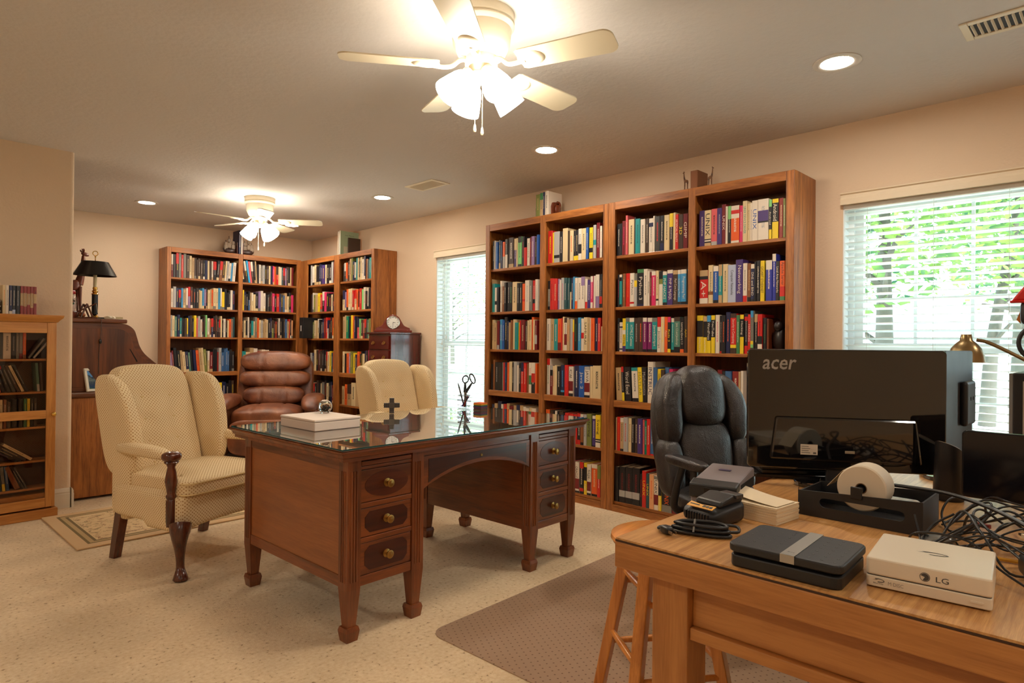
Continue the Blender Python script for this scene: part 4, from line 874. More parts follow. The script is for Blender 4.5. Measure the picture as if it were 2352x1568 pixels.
def mat_vinyl():
    m, N, L, b = newmat('clear_vinyl'); t = N.new('ShaderNodeTexCoord'); mp = N.new('ShaderNodeMapping'); mp.inputs['Rotation'].default_value = (0, 0, R(30)); L.new(t.outputs['Object'], mp.inputs[0])
    v = N.new('ShaderNodeTexVoronoi'); v.voronoi_dimensions = '2D'; v.inputs['Scale'].default_value = 38; v.inputs['Randomness'].default_value = .12; L.new(mp.outputs[0], v.inputs['Vector'])
    lt = N.new('ShaderNodeMath'); lt.operation = 'LESS_THAN'; lt.inputs[1].default_value = .13; L.new(v.outputs['Distance'], lt.inputs[0])
    mx = N.new('ShaderNodeMix'); mx.data_type = 'RGBA'; mx.inputs[6].default_value = rgb(196, 166, 140); mx.inputs[7].default_value = rgb(140, 108, 86); L.new(lt.outputs[0], mx.inputs[0]); L.new(mx.outputs[2], b.inputs['Base Color'])
    b.inputs['Roughness'].default_value = .3; b.inputs['Specular IOR Level'].default_value = .35
    out = N['Material Output']; tr = N.new('ShaderNodeBsdfTransparent'); tr.inputs[0].default_value = (.9, .83, .77, 1); ms = N.new('ShaderNodeMixShader'); ms.inputs[0].default_value = .55
    L.new(tr.outputs[0], ms.inputs[1]); L.new(b.outputs[0], ms.inputs[2]); L.new(ms.outputs[0], out.inputs['Surface']); return m
o = MB().prism(rrect(-.76, .76, -.62, .62, .07), 0, .003, 'z').build('chair_mat', mat_vinyl()); o.location = (2.345, 1.41, .001); o.rotation_euler = (0, 0, R(2.2))
tag(o, 'clear tinted vinyl floor mat with studs under the office chair', 'chair mat')

# ------------------------------------------------------------------ roll-top desk and what stands on it
def rolltop():
    t = thing('rolltop_desk', 'dark oak roll-top desk with S-curved side behind the partition wall', 'desk', (0, 0, 0))
    rz, rx = wood('rolltop', 'z'), wood('rolltop', 'x'); ya, yb = 5.365, 6.55
    MB().box(.80, 1.60, ya, yb, .02, .735).build('pedestal_base', wood('oak', 'z'), t, bevel=.004)
    MB().box(.78, 1.66, ya-.025, yb+.02, .735, .778).build('writing_surface', rx, t, bevel=.012, seg=3)
    S_ = [(.80, .778), (1.66, .778), (1.655, .83)]+[(p.x, p.y) for p in bez([(1.64, .86, 0), (1.59, .925, 0), (1.511, .998, 0), (1.459, 1.049, 0), (1.426, 1.105, 0), (1.408, 1.167, 0), (1.387, 1.228, 0), (1.343, 1.264, 0), (1.29, 1.274, 0)], 5)]+[(.80, 1.274)]
    MB().prism(S_, ya+.022, ya+.047, 'y').build('side_panel', rx, t, bevel=.003); MB().prism(S_, yb-.045, yb-.02, 'y').build('side_panel', rx, t, bevel=.003)
    Q = [(x*.93+.065 if x > 1 else x+.05, (z-1.02)*.86+1.015) for x, z in S_]
    MB().prism(Q, ya+.019, ya+.0225, 'y').build('raised_panel', wood('rolltop', 'z'), t, bevel=.002)
    MB().prism([(1.355, 1.085), (1.363, 1.08), (1.412, .99), (1.404, .986)], ya+.0175, ya+.0195, 'y').build('lock_slot', plain('slot_black', (14, 10, 9), .8), t)
    tm = MB(); P = [Vector((x, 0, z)) for x, z in S_[2:-1]]; 
    for a, b in zip(P, P[1:]):
        n = max(1, int((b-a).length/.018))
        for k in range(n):
            c = a.lerp(b, (k+.5)/n); tm.lathe([(.008, ya+.05), (.008, yb-.05)], (c.x-.012, 0, c.z-.006), 6, axis='y')
    tm.build('tambour_slats', rx, t, smooth=60)
    MB().box(.80, 1.31, ya+.05, yb-.05, .78, 1.27).build('pigeonhole_box', rz, t)
    MB().box(.78, 1.335, ya-.005, yb+.005, 1.274, 1.304).build('top_ledge', rx, t, bevel=.009, seg=3)
rolltop()
BLK = plain('black_lacquer', (20, 18, 20), .25); CREAM = plain('candle_cream', (212, 200, 160), .5)
def lamp():
    t = thing('table_lamp', 'black and brass candlestick lamp with black shade on the roll-top desk', 'lamp', (1.165, 5.55, 1.304))
    MB().prism(rrect(-.07, .07, -.07, .07, .012), 0, .014, 'z').build('base', BLK, t, bevel=.003)
    MB().lathe([(.03, .014), (.026, .02), (.014, .03), (.012, .036)], n=20).build('foot_collar', GOLD, t, smooth=40)
    MB().lathe([(.02, .036), (.02, .185)], n=20).build('column', BLK, t, smooth=40)
    MB().lathe([(.024, .185), (.024, .19), (.014, .196), (.02, .206), (.02, .212), (.012, .218), (.016, .23), (.014, .24)], n=20).build('column_collar', GOLD, t, smooth=40)
    MB().lathe([(.012, .24), (.012, .33)], n=16).build('candle_sleeve', CREAM, t, smooth=40)
    MB().lathe([(.003, .33), (.003, .46), (.006, .468), (.003, .475)], n=10).build('stem', GOLD, t, smooth=40)
    m = MB(); m.tube([(.0, .017*math.cos(2*PI*k/20), .492+.017*math.sin(2*PI*k/20)) for k in range(20)], .0028, 8, close=True)
    m.v = [(y_, x_, z_) for x_, y_, z_ in m.v]; m.build('finial_ring', GOLD, t, smooth=60)
    m = MB(); pr = [(.142, .325), (.086, .43)]
    m.ring([[(r*math.cos(2*PI*j/40), r*.78*math.sin(2*PI*j/40), z) for j in range(40)] for r, z in pr+[(.084, .429), (.139, .327)]], caps=False, close=True); m.build('lamp_shade', BLK, t, smooth=40)
    c = MB(); c.tube(bez([(.0, -.07, .004), (.0, -.13, .002), (.0, -.2, -.01), (.0, -.193, -.1), (-.006, -.17, -.25), (-.006, -.168, -.4)], 6), .0022, 6); c.build('cord', plain('cord_brown', (60, 44, 34), .5), t)
    MB().rbox((-.004, -.193, -.165), (.009, .007, .017), 3, 6).build('cord_switch', BLK, t, smooth=80)
lamp()
FIG = wood('figure', 'z')
def limbs(m, pts, r, n=8): m.tube(bez(pts, 4) if len(pts) > 2 else pts, r if not isinstance(r, list) else [r[min(len(r)-1, int(i*len(r)/((len(pts)-1)*4+1)))] for i in range((len(pts)-1)*4+1)] if len(pts) > 2 else r, n)
def giraffe(label, loc, rz, s, mat, cat='figurine', horns=True):
    t = thing('giraffe_figurine', label, cat, loc, rz); m = MB(); S = lambda *p: tuple(v*s for v in p)
    m.rbox(S(0, 0, .46), S(.10, .055, .075), 2.3, 10, lambda o, q: Vector((o.x, o.y, o.z+.25*(o.x if o.x > 0 else o.x*.4))))
    m.tube(bez([S(.07, 0, .48), S(.1, 0, .6), S(.12, 0, .74), S(.13, 0, .88)], 5), [(.055-.035*i/15)*s for i in range(16)], 10)
    m.rbox(S(.15, 0, .905), S(.05, .024, .028), 2.2, 8, lambda o, q: Vector((o.x, o.y*(1-.3*q[0]), o.z-.18*(o.x-.13*s))))
    for x, y in ((.07, .03), (.075, -.03), (-.07, .03), (-.075, -.03)):
        m.tube(bez([S(x, y, .45), S(x*1.05, y, .25), S(x*1.12, y*1.05, .02), S(x*1.14, y*1.05, 0)], 4), [(.026-.012*min(1, i/6))*s for i in range(13)], 8)
    m.tube(bez([S(-.1, 0, .5), S(-.125, 0, .42), S(-.12, 0, .32)], 4), .006*s, 6)
    m.build('body', mat, t, smooth=70)
    h = MB()
    for y in (.012, -.012): h.tube([S(.128, y, .92), S(.122, y*1.5, .975)], [.006*s, .008*s], 6)
    for y in (.03, -.03): h.tube([S(.125, y*.5, .915), S(.115, y*1.3, .945), S(.112, y*1.8, .962)], [.006*s, .013*s, .003*s], 6)
    h.build('ears_and_horns', mat, t, smooth=60)
    return t
giraffe('carved reddish wooden giraffe standing behind the table lamp', (1.065, 5.76, 1.304), 15, .56, FIG)
t = thing('glass_jar', 'small glass jar with red lid and bright contents on the roll-top desk', 'jar', (1.01, 5.56, 1.304))
MB().lathe([(0, 0), (.035, 0), (.045, .02), (.045, .085), (.034, .112), (.03, .12), (.028, .118), (.031, .11), (.041, .084), (.041, .02), (.03, .005), (0, .005)], (0, 0, .06), 24).build('jar', CUPG, t, smooth=60)
MB().lathe([(.034, .18), (.036, .186), (.036, .2), (.03, .206), (0, .206)], n=24).build('lid', plain('red_lid', (170, 20, 26), .35), t, smooth=40)
MB().lathe([(.05, 0), (.05, .05), (.035, .06), (0, .06)], n=24).build('jar_stand', FIG, t, smooth=40)
m = MB()
for k in range(26):
    a, q = rr_.uniform(0, 6.28), rr_.uniform(.005, .03); m.cm = k % 3; m.lathe([(0, -.009), (.009, 0), (0, .009)], (q*math.cos(a), q*math.sin(a), .075+rr_.uniform(0, .075)), 6)
m.build('contents', [plain('sweet_red', (180, 40, 30), .3), plain('sweet_green', (60, 120, 70), .3), plain('sweet_silver', (190, 190, 190), .2, .8)], t)
t = thing('wooden_catapult', 'small dark wooden catapult model beside the lamp base', 'model', (1.095, 5.50, 1.304), 10)
m = MB()
for y in (-.03, .03):
    m.tube([(-.06, y, .006), (.07, y, .006)], .006, 6).tube([(-.04, y, .006), (0, y, .11)], .006, 6).tube([(.04, y, .006), (0, y, .11)], .006, 6)
m.tube([(0, -.035, .1), (0, .035, .1)], .006, 6); m.tube([(-.055, -.03, .006), (-.055, .03, .006)], .006, 6).tube([(.065, -.03, .006), (.065, .03, .006)], .006, 6)
m.build('timber_frame', wood('chairleg', 'x'), t, smooth=40)
MB().tube([(-.05, 0, .05), (.075, 0, .118)], [.006, .004], 6).build('throwing_arm', wood('chairleg', 'x'), t, smooth=40)
MB().tube(bez([(.073, 0, .117), (.078, 0, .08), (.084, 0, .045)], 4), .0015, 5).build('sling', CREAM, t)
MB().rbox((-.02, 0, .028), (.022, .02, .02), 2, 8).build('counterweight', plain('amber', (150, 80, 20), .3), t, smooth=80)
o = MB().rbox((0, 0, .012), (.035, .022, .013), 2.2, 10, lambda o, q: Vector((o.x+.006*math.sin(o.y*190), o.y+.006*math.sin(o.x*170), o.z))).build('tissue', plain('white_tissue', (228, 222, 200), .8), smooth=80); o.location = (1.245, 5.47, 1.304); tag(o, 'small crumpled white tissue by the lamp foot', 'tissue')
o = MB().box(-.03, .03, -.045, .045, 0, .022).build('card_box', plain('card_tan', (190, 168, 128), .7), bevel=.002); o.location = (1.30, 5.55, 1.304); o.rotation_euler = (0, 0, R(20)); tag(o, 'tiny tan card box on the roll-top ledge past the tissue', 'box')
t = thing('picture_frame', 'white framed mountain lake photo leaning on the roll-top desk', 'picture frame', (1.135, 5.365, .7785), 22)
M = Matrix.Rotation(R(-14), 4, 'X')
m = MB(); m.T = M; e = .018; w2, h2 = .06, .17
m.box(-w2, w2, -.008, .008, 0, e).box(-w2, w2, -.008, .008, h2-e, h2).box(-w2, -w2+e, -.008, .008, e, h2-e).box(w2-e, w2, -.008, .008, e, h2-e); m.build('frame', plain('frame_white', (226, 222, 206), .5), t, bevel=.002)
pm, N_, L_, b_ = newmat('landscape_print'); tc = N_.new('ShaderNodeTexCoord'); sp = N_.new('ShaderNodeSeparateXYZ'); nn = N_.new('ShaderNodeTexNoise'); nn.inputs['Scale'].default_value = 38; nn.inputs['Detail'].default_value = 4
L_.new(tc.outputs['Object'], nn.inputs['Vector']); L_.new(tc.outputs['Object'], sp.inputs[0]); ma = N_.new('ShaderNodeMath'); ma.operation = 'MULTIPLY_ADD'; ma.inputs[1].default_value = 6.5; L_.new(sp.outputs[2], ma.inputs[0])
mb = N_.new('ShaderNodeMath'); mb.operation = 'MULTIPLY'; mb.inputs[1].default_value = .5; L_.new(nn.outputs['Fac'], mb.inputs[0]); L_.new(mb.outputs[0], ma.inputs[2])
rp = N_.new('ShaderNodeValToRGB'); e_ = rp.color_ramp.elements; e_[0].position = .3; e_[0].color = rgb(70, 110, 60); e_[1].position = .45; e_[1].color = rgb(40, 70, 110)
for p, c in ((.6, (60, 80, 100)), (.8, (110, 130, 130)), (.95, (40, 60, 90)), (1.0, (90, 150, 210))): x = e_.new(p); x.color = rgb(*c)
L_.new(ma.outputs[0], rp.inputs['Fac']); L_.new(rp.outputs['Color'], b_.inputs['Base Color']); b_.inputs['Roughness'].default_value = .2
m = MB(); m.T = M; m.box(-w2+e, w2-e, -.004, .004, e, h2-e); m.build('photo_print', pm, t)
m = MB(); m.tube([M @ Vector((0, .008, .12)), (0, .075, .002)], .004, 6); m.build('easel_strut', BLK, t)

# ------------------------------------------------------------------ cherry chest and mantel clock
def chest():
    t = thing('drawer_chest', 'tall dark cherry chest of small drawers beside the tall window', 'chest', (3.55, 5.588, 0), -90)
    cz = wood('cherry', 'z'); W, D, H = .39, .37, 1.235
    MB().box(0, W, .012, D, .06, H).build('carcass', cz, t, bevel=.003)
    MB().box(-.012, W+.012, -.012, D+.004, H, H+.02).build('top', cz, t, bevel=.006, seg=3); MB().box(-.01, W+.01, -.008, D, 0, .07).build('plinth', cz, t, bevel=.004)
    for k in range(8):
        z0 = .085+k*.1425; d = MB(); d.box(.02, W-.02, 0, .1, z0, z0+.132); dr = d.build('drawer', cz, t, bevel=.004)
        for x in (.10, W-.10):
            p = MB(); cz_ = z0+.066
            p.prism([(x-.026, cz_), (x-.018, cz_+.014), (x-.006, cz_+.012), (x, cz_+.02), (x+.006, cz_+.012), (x+.018, cz_+.014), (x+.026, cz_), (x+.016, cz_-.012), (x, cz_-.016), (x-.016, cz_-.012)], -.002, .001, 'y')
            p.tube(bez([(x-.017, -.004, cz_+.004), (x-.015, -.013, cz_-.012), (x, -.015, cz_-.017), (x+.015, -.013, cz_-.012), (x+.017, -.004, cz_+.004)], 4), .0028, 6); p.build('drawer_pull', BRASS, dr, smooth=40)
chest()
def clock():
    t = thing('mantel_clock', 'cherry tambour mantel clock with white dial on the tall chest', 'clock', (3.725, 5.40, 1.256), -35); cx = wood('cherry', 'x')
    cherry2 = plain('cherry_clock', (112, 38, 26), .25, coat=.4)
    pr = [(-.175, .03), (-.165, .045)]+[(p.x, p.y) for p in bez([(-.15, .05, 0), (-.11, .07, 0), (-.085, .11, 0), (-.06, .15, 0), (-.03, .172, 0), (0, .18, 0), (.03, .172, 0), (.06, .15, 0), (.085, .11, 0), (.11, .07, 0), (.15, .05, 0)], 4)]+[(.165, .045), (.175, .03)]
    MB().prism(pr, -.035, .04, 'y').build('case', cherry2, t, bevel=.004); MB().prism(rrect(-.19, .19, -.05, .055, .008), 0, .022, 'z').build('base', cherry2, t, bevel=.006, seg=3); MB().box(-.17, .17, -.042, .048, .021, .032).build('base_moulding', cherry2, t, bevel=.003)
    MB().lathe([(.066, -.036), (.067, -.043), (.062, -.046), (.060, -.039)], (0, 0, .1), 40, caps=False, axis='y').build('bezel', plain('silver_bezel', (200, 196, 186), .2, 1), t, smooth=50)
    MB().lathe([(.061, -.0385), (0, -.039)], (0, 0, .1), 40, caps=False, axis='y').build('dial', plain('dial_white', (230, 226, 216), .4), t)
    dk = plain('dial_ink', (60, 60, 64), .5); nm = MB()
    for k in range(12):
        a = R(30*k); c, s = math.cos(a), math.sin(a); r0, r1, wd = .043, .054, .0018
        nm.add([(s*r0-c*wd, -.0395, .1+c*r0+s*wd), (s*r0+c*wd, -.0395, .1+c*r0-s*wd), (s*r1+c*wd, -.0395, .1+c*r1-s*wd), (s*r1-c*wd, -.0395, .1+c*r1+s*wd)], [(0, 1, 2, 3)])
    nm.build('hour_marks', dk, t, fix=False)
    for nme, a, l, wd in (('hour_hand', 98, .026, .003), ('minute_hand', 179, .042, .0022)):
        h = MB(); a = R(a); c, s = math.cos(a), math.sin(a); h.add([(-c*wd, -.0405, .1+s*wd), (c*wd, -.0405, .1-s*wd), (s*l+c*wd*.4, -.0405, .1+c*l-s*wd*.4), (s*l-c*wd*.4, -.0405, .1+c*l+s*wd*.4)], [(0, 1, 2, 3)]); h.build(nme, dk, t, fix=False)
clock()
# ------------------------------------------------------------------ glazed disc cabinet at the partition wall
def disc_cabinet():
    t = thing('disc_cabinet', 'honey oak glass-door cabinet of film cases against the partition wall', 'cabinet', (.845, 5.005, 0), 4)
    gz, gx = wood('golden', 'z'), wood('golden', 'x'); W, D, H = .78, .155, 1.27
    bk = plain('cabinet_back', (92, 56, 34), .6)
    MB().box(-W, -W+.018, .02, D, 0, H).build('side_panel', gz, t); MB().box(-.018, 0, .02, D, 0, H).build('side_panel', gz, t); MB().box(-W, 0, D-.008, D, .06, H).build('back_panel', bk, t)
    MB().box(-W-.012, .012, -.012, D, 0, .06).build('plinth', gx, t, bevel=.006, seg=3)
    m = MB(); pr = [(-.002, H-.01), (-.012, H+.004), (-.026, H+.018), (-.03, H+.03), (-.03, H+.036)]
    m.ring([[(x, y, z) for x, y in ((-W+a, a), (-a, a), (-a, D), (-W+a, D))] for a, z in pr]); m.build('crown', gx, t, smooth=30)
    for z in (1.025, .815, .59, .375, .2): MB().box(-W+.018, -.018, .025, D-.008, z-.014, z).build('shelf', gx, t, bevel=.002)
    MB().box(-W+.018, -.018, .02, D-.008, H-.02, H).build('inner_top', gx, t); MB().box(-W+.018, -.018, .02, D-.008, .13, .16).build('inner_base', gx, t)
    d = MB(); e = .055
    d.box(-e, -.004, -.002, .018, .07, H-.012); d.build('door_stile', gz, t, bevel=.003); MB().box(-W+.004, -W+e, -.002, .018, .07, H-.012).build('door_stile', gz, t, bevel=.003)
    for z0, z1 in ((H-.08, H-.012), (.07, .13), (.64, .695)): MB().box(-W+e, -e, -.002, .018, z0, z1).build('door_rail', gx, t, bevel=.003)
    g = MB(); [MB().box(-W+e-.005, -e+.005, .006, .009, z0, z1).build('glass_pane', glassy('cabinet_glass', (.86, .8, .74), 1.5), t) for z0, z1 in ((.125, .645), (.69, H-.075))]
    k = MB(); k.lathe([(.005, 0), (.005, -.008), (.012, -.014), (.015, -.022), (.011, -.028), (0, -.03)], (-.02, -.002, .668), 18, axis='y'); k.build('knob', GOLD, t, smooth=60)
    return t
disc_cabinet()
CABM = Matrix.Translation((.845, 5.005, 0)) @ Matrix.Rotation(R(4), 4, 'Z')
# rows: (z, [(x, width, height, lean, colours/ink)]) measured back from the door's hinge-side end; x is the case's lower left corner
def case_row(z, items, rown, y=.03, d=.1):
    for i, (x, w_, h, lean, sp) in enumerate(items):
        segs, ink = parse_spec(sp); b = BookMesh(); b.book(Matrix.Identity(4), w_-.0006, h, d, segs, ink); o = b.build('film_case')
        dz = abs(math.sin(R(lean)))*w_ if lean > 0 else 0
        o.matrix_world = CABM @ Matrix.Translation((x, y, z+dz+.0005)) @ Matrix.Rotation(R(lean), 4, 'Y')
        tag(o, '%s film case, %s from left, %s of honey cabinet' % (describe(segs, w_), ORD[i+1], rown), 'film case', 'film cases in and on the honey cabinet')
case_row(1.026, [(-.345, .012, .17, 0, 'w/g'), (-.333, .012, .17, 0, 'w/g'), (-.321, .012, .17, 0, 'w/g'), (-.309, .013, .17, 0, 'w/g'), (-.294, .018, .17, 0, 'g'), (-.274, .040, .172, 0, 'w/k'), (-.232, .022, .17, 0, 'k/s'), (-.209, .015, .17, 0, 'G/s'), (-.193, .018, .17, 0, 'm20G80/s'), (-.174, .017, .17, 0, 'B15o85/c'), (-.148, .012, .15, 33, 'G'), (-.122, .012, .15, 36, 's')], 'upper shelf')
case_row(.816, [(-.325, .016, .178, -9, 'p20G80/s'), (-.296, .015, .178, -10, 'o/c'), (-.276, .016, .178, -16, 'k/s'), (-.248, .016, .178, -18, 'k85r15/s'), (-.222, .016, .178, -21, 'g/s'), (-.200, .016, .178, -22, 'd/s'), (-.178, .015, .178, -23, 'c/k'), (-.155, .015, .178, -23, 'k/s'), (-.097, .015, .182, -4, 's25F75'), (-.078, .014, .182, -3, 'd')], 'second shelf')
case_row(.591, [(-.36, .05, .18, 0, 'k/s'), (-.305, .016, .18, 0, 'd/c'), (-.288, .016, .18, 0, 'c/k'), (-.268, .016, .18, 0, 'B/w'), (-.250, .018, .165, 0, 'd/s'), (-.222, .022, .18, 0, 'k'), (-.19, .018, .18, 0, 'k'), (-.165, .015, .18, 0, 'e/y'), (-.148, .015, .18, 0, 'y/r'), (-.13, .016, .18, 0, 'k/s'), (-.112, .016, .18, 0, 'd/s')], 'middle shelf')
case_row(.376, [(-.345, .015, .18, -8, 'd/s'), (-.328, .015, .18, -11, 'y30b70/d'), (-.306, .015, .18, -13, 'k/s'), (-.205, .016, .18, -56, 'k/V'), (-.182, .016, .18, -55, 'k/c'), (-.158, .016, .18, -54, 'd/c'), (-.128, .018, .18, -53, 'c/d')], 'fourth shelf')
case_row(.201, [(-.35, .014, .152, 0, 'E/k'), (-.333, .016, .152, 0, 'w/k'), (-.312, .018, .152, -1, 'm/c'), (-.290, .016, .152, -3, 'T/w'), (-.268, .015, .152, -5, 'y30G70/k'), (-.247, .015, .152, -6, 'Z/w'), (-.205, .028, .155, -22, 'B/R'), (-.168, .012, .155, -24, 'k/w'), (-.15, .01, .155, -25, 'g/w')], 'bottom shelf')
ZT_ = 1.307
case_row(ZT_, [(-.28, .016, .178, 0, 'c/o'), (-.264, .016, .178, 0, 'w/k'), (-.246, .016, .178, 0, 'w10n90/c'), (-.230, .016, .178, 0, 'L15k85/w'), (-.212, .020, .178, 0, 'k/s'), (-.19, .0165, .178, 0, 'R30b45R25/k'), (-.173, .0165, .178, 0, 'R28b48R24/k'), (-.156, .0165, .178, 0, 'R34b40R26/k'), (-.139, .0165, .178, 0, 'R24b52R24/k'), (-.122, .0165, .178, 0, 'R40b34R26/k')], 'cabinet top')
for k in range(9):
    o = MB().box(-.062, .062, 0, .125, 0, .0098).build('disc_case', plain('jewel_case_%s' % 'abc'[k % 3], ((60, 56, 52), (120, 108, 94), (84, 74, 66))[k % 3], .2), bevel=.001)
    o.matrix_world = CABM @ Matrix.Translation((-.355+.003*math.sin(k*2), .015, ZT_+.0004+k*.0101))
    tag(o, '%s flat disc case, %s up in the stack on honey cabinet' % (('dark', 'tan', 'grey-brown')[k % 3], ORD[k+1]), 'disc case', 'flat disc cases stacked on the honey cabinet')

# ------------------------------------------------------------------ on top of the bookcases
def standing(label, loc, rz, w_, h, d, sp, title=None, group='books standing on the bookcase tops'):
    segs, ink = parse_spec(sp); b = BookMesh(); b.book(Matrix.Identity(4), w_, h, d, segs, '' if title else ink); o = b.build('book'); o.location = loc; o.rotation_euler = (0, 0, R(rz))
    return tag(o, label, 'book', group)
Z1 = 2.1415
standing('olive green hardback between carved bookends on the near bookcase top', (3.63, 3.352, Z1), -90, .042, .172, .14, 'O/b')
standing('slim dark green book among bookends on the near bookcase top', (3.63, 3.309, Z1), -90, .03, .178, .14, 'b70e30/k')
standing('black book with white print among bookends on the near bookcase top', (3.63, 3.278, Z1), -90, .02, .18, .14, 'n/w')
standing('white-spined book with grey-violet cover on the near bookcase top', (3.63, 3.257, Z1), -90, .034, .184, .16, 'w/k')
def bookend(label, loc, rz, sgn):
    t = thing('bookend', label, 'bookend', loc, rz); a, b = sorted((0, sgn*.014))
    MB().prism([(-.05, 0), (.05, 0), (.052, .07), (.04, .1), (.0, .106), (-.04, .1), (-.052, .07)], a, b, 'y').build('upright', FIG, t, bevel=.002)
    MB().box(-.05, .05, min(0, sgn*.07), max(0, sgn*.07), 0, .008).build('foot', FIG, t, bevel=.002)
    m = MB(); m.rbox((0, sgn*.024, .05), (.03, .014, .035), 2.2, 8).tube(bez([(.02, sgn*.022, .06), (.03, sgn*.022, .085), (.02, sgn*.022, .1), (.0, sgn*.02, .104)], 4), [.01]*13, 8); m.tube([(-.015, sgn*.022, .05), (-.02, sgn*.022, .008)], .006, 6).tube([(.012, sgn*.022, .05), (.014, sgn*.022, .008)], .006, 6)
    m.build('carved_animal', FIG, t, smooth=60)
bookend('carved red-brown bookend on the window side of the upright books', (3.70, 3.356, Z1), 0, 1)
bookend('carved red-brown bookend facing the monitors beside the white-spined book', (3.71, 3.221, Z1), 0, -1)
GP = leather('giraffe_pattern', (58, 30, 18), (150, 100, 54), .4); GP.node_tree.nodes['Noise Texture'].inputs['Scale'].default_value = 60
giraffe('small spotted giraffe figure looking toward the window side on the bookcase top', (3.645, 2.062, Z1), 90, .125, GP)
giraffe('small spotted giraffe figure looking toward the monitors on the bookcase top', (3.66, 1.905, Z1), -90, .125, GP)
standing('plain brown wooden block book between the two giraffe figures', (3.632, 2.025, Z1), -90, .05, .112, .13, 'B')
standing('tall black book between the ship bookends on the alcove bookcase', (2.915, 7.27, Z1-.002), 0, .022, .27, .17, 'n/w')
standing('slim cream book between the ship bookends on the alcove bookcase', (2.940, 7.27, Z1-.002), 0, .018, .25, .17, 'w')
SHW = plain('ship_sail', (150, 132, 112), .6); SHD = plain('ship_hull', (60, 38, 30), .4)
def ship(label, loc, rz, sgn):
    t = thing('ship_bookend', label, 'bookend', loc, rz)
    MB().rbox((sgn*.075, 0, .03), (.075, .03, .03), 2.6, 10, lambda o, q: Vector((o.x, o.y*(1-.6*abs(q[0])**2), o.z+.02*q[0]**2))).build('hull', SHD, t, smooth=60)
    m = MB()
    for x, h in ((.04, .17), (.085, .2), (.12, .15)): m.tube([(sgn*x, 0, .04), (sgn*x, 0, h)], .003, 6)
    m.build('masts', SHD, t)
    s = MB()
    for x, h in ((.04, .15), (.085, .18), (.12, .13)):
        s.rbox((sgn*x, -.006, h*.52), (.022, .012, .03), 4, 6).rbox((sgn*x, -.006, h*.84), (.016, .01, .02), 4, 6)
    s.build('sails', SHW, t, smooth=60)
    MB().box(min(0, sgn*.012), max(0, sgn*.012), -.045, .045, 0, .13).box(min(0, sgn*.14), max(0, sgn*.14), -.045, .045, 0, .006).build('backing_plate', wood('cherry', 'z'), t, bevel=.002)
ship('sailing ship bookend on the roll-top side of the tall black book', (2.912, 7.33, Z1-.002), 0, -1)
ship('sailing ship bookend on the corner side of the slim cream book', (2.962, 7.33, Z1-.002), 0, 1)
Z2 = 2.1285
o = standing('large pale green book showing its front cover on the alcove bookcase', (3.668, 6.375, Z2), -90, .016, .272, .235, 'x')
bk2 = BookMesh(); 
GRN = plain('pale_green_cover', (158, 178, 148), .5)
cv = MB().box(.0161, .0175, .004, .235, .001, .271).build('front_cover', GRN, o)
pc = MB().box(.0175, .0178, .045, .12, .012, .10).build('cover_picture', plain('cover_sketch', (196, 190, 164), .6), o)
text_mesh('Les Fleurs', plain('cover_ink', (50, 60, 52), .5), 'cover_title', o, frame((.0178, .12, .225), (0, 1, 0), (0, 0, 1)), .13, .012)
standing('slim white book behind the large pale green book', (3.66, 6.393, Z2), -90, .015, .262, .2, 'w')
standing('slim brown-edged book at the end of the row by the pale green book', (3.665, 6.410, Z2), -90, .012, .24, .2, 'b')
standing('dark plum book set deep beside the pale green cover', (3.76, 6.352, Z2), -90, .02, .2, .15, 'd')
t = thing('file_box', 'black file box with white label sticking out of the alcove corner', 'box', (3.545, 7.055, 1.1925), -90)
MB().box(0, .09, 0, .24, 0, .245).build('case', PK, t, bevel=.003); MB().box(.034, .05, -.0008, 0, .085, .15).build('label', PAPER, t)
# wooden bookend and dark figure at the end of the third shelf
t = thing('bookend', 'plain wooden bookend with dark figure at the end of third shelf', 'bookend', (3.66, 1.53, 1.105), 0)
MB().box(-.03, .13, -.012, 0, 0, .205).build('upright', FIG, t, bevel=.003); MB().box(-.03, .13, -.1, 0, 0, .008).build('foot', FIG, t)
MB().rbox((.03, -.055, .085), (.045, .038, .075), 2.3, 12).rbox((.0, -.055, .16), (.028, .024, .03), 2.2, 10).build('dark_figure', plain('ebony', (28, 18, 18), .35), t, smooth=70)

# ------------------------------------------------------------------ computer table, stool, office chair
TZ = .745
def table():
    t = thing('computer_table', 'golden wood computer table covered with monitors, cables and gadgets', 'table', (1.107, .783, 0), 1.2)
    L1, L2 = 1.5, 1.75; lam = wood('laminate', 'x'); lam.node_tree.nodes['Mapping'].inputs['Scale'].default_value = (4, 90, 90)
    MB().box(0, L1, -L2, 0, TZ-.004, TZ).build('laminate_top', lam, t)
    MB().box(-.001, L1, -L2, .001, TZ-.0075, TZ-.004).build('dark_seam', plain('seam_brown', (60, 34, 18), .5), t)
    MB().box(-.002, L1+.002, -L2-.002, .002, TZ-.062, TZ-.0075).build('edge_band', wood('maple', 'y'), t, bevel=.003)
    for x in (.03, L1-.11):
        for y in (-.15, -L2+.07): MB().box(x, x+.08, y, y+.08, 0, TZ-.062).build('leg', wood('maple', 'z'), t, bevel=.003)
    m = MB(); m.box(.05, .072, -L2+.15, -.15, TZ-.155, TZ-.062).box(.038, .08, -L2+.15, -.15, TZ-.18, TZ-.155).build('apron', wood('maple', 'y'), t, bevel=.003)
    for q in ((L1-.08, L1-.06, -L2+.15, -.15), (.11, L1-.11, -.11, -.09), (.11, L1-.11, -L2+.09, -L2+.11)): MB().box(*q, TZ-.15, TZ-.062).build('apron', wood('maple', 'x'), t, bevel=.003)
table()
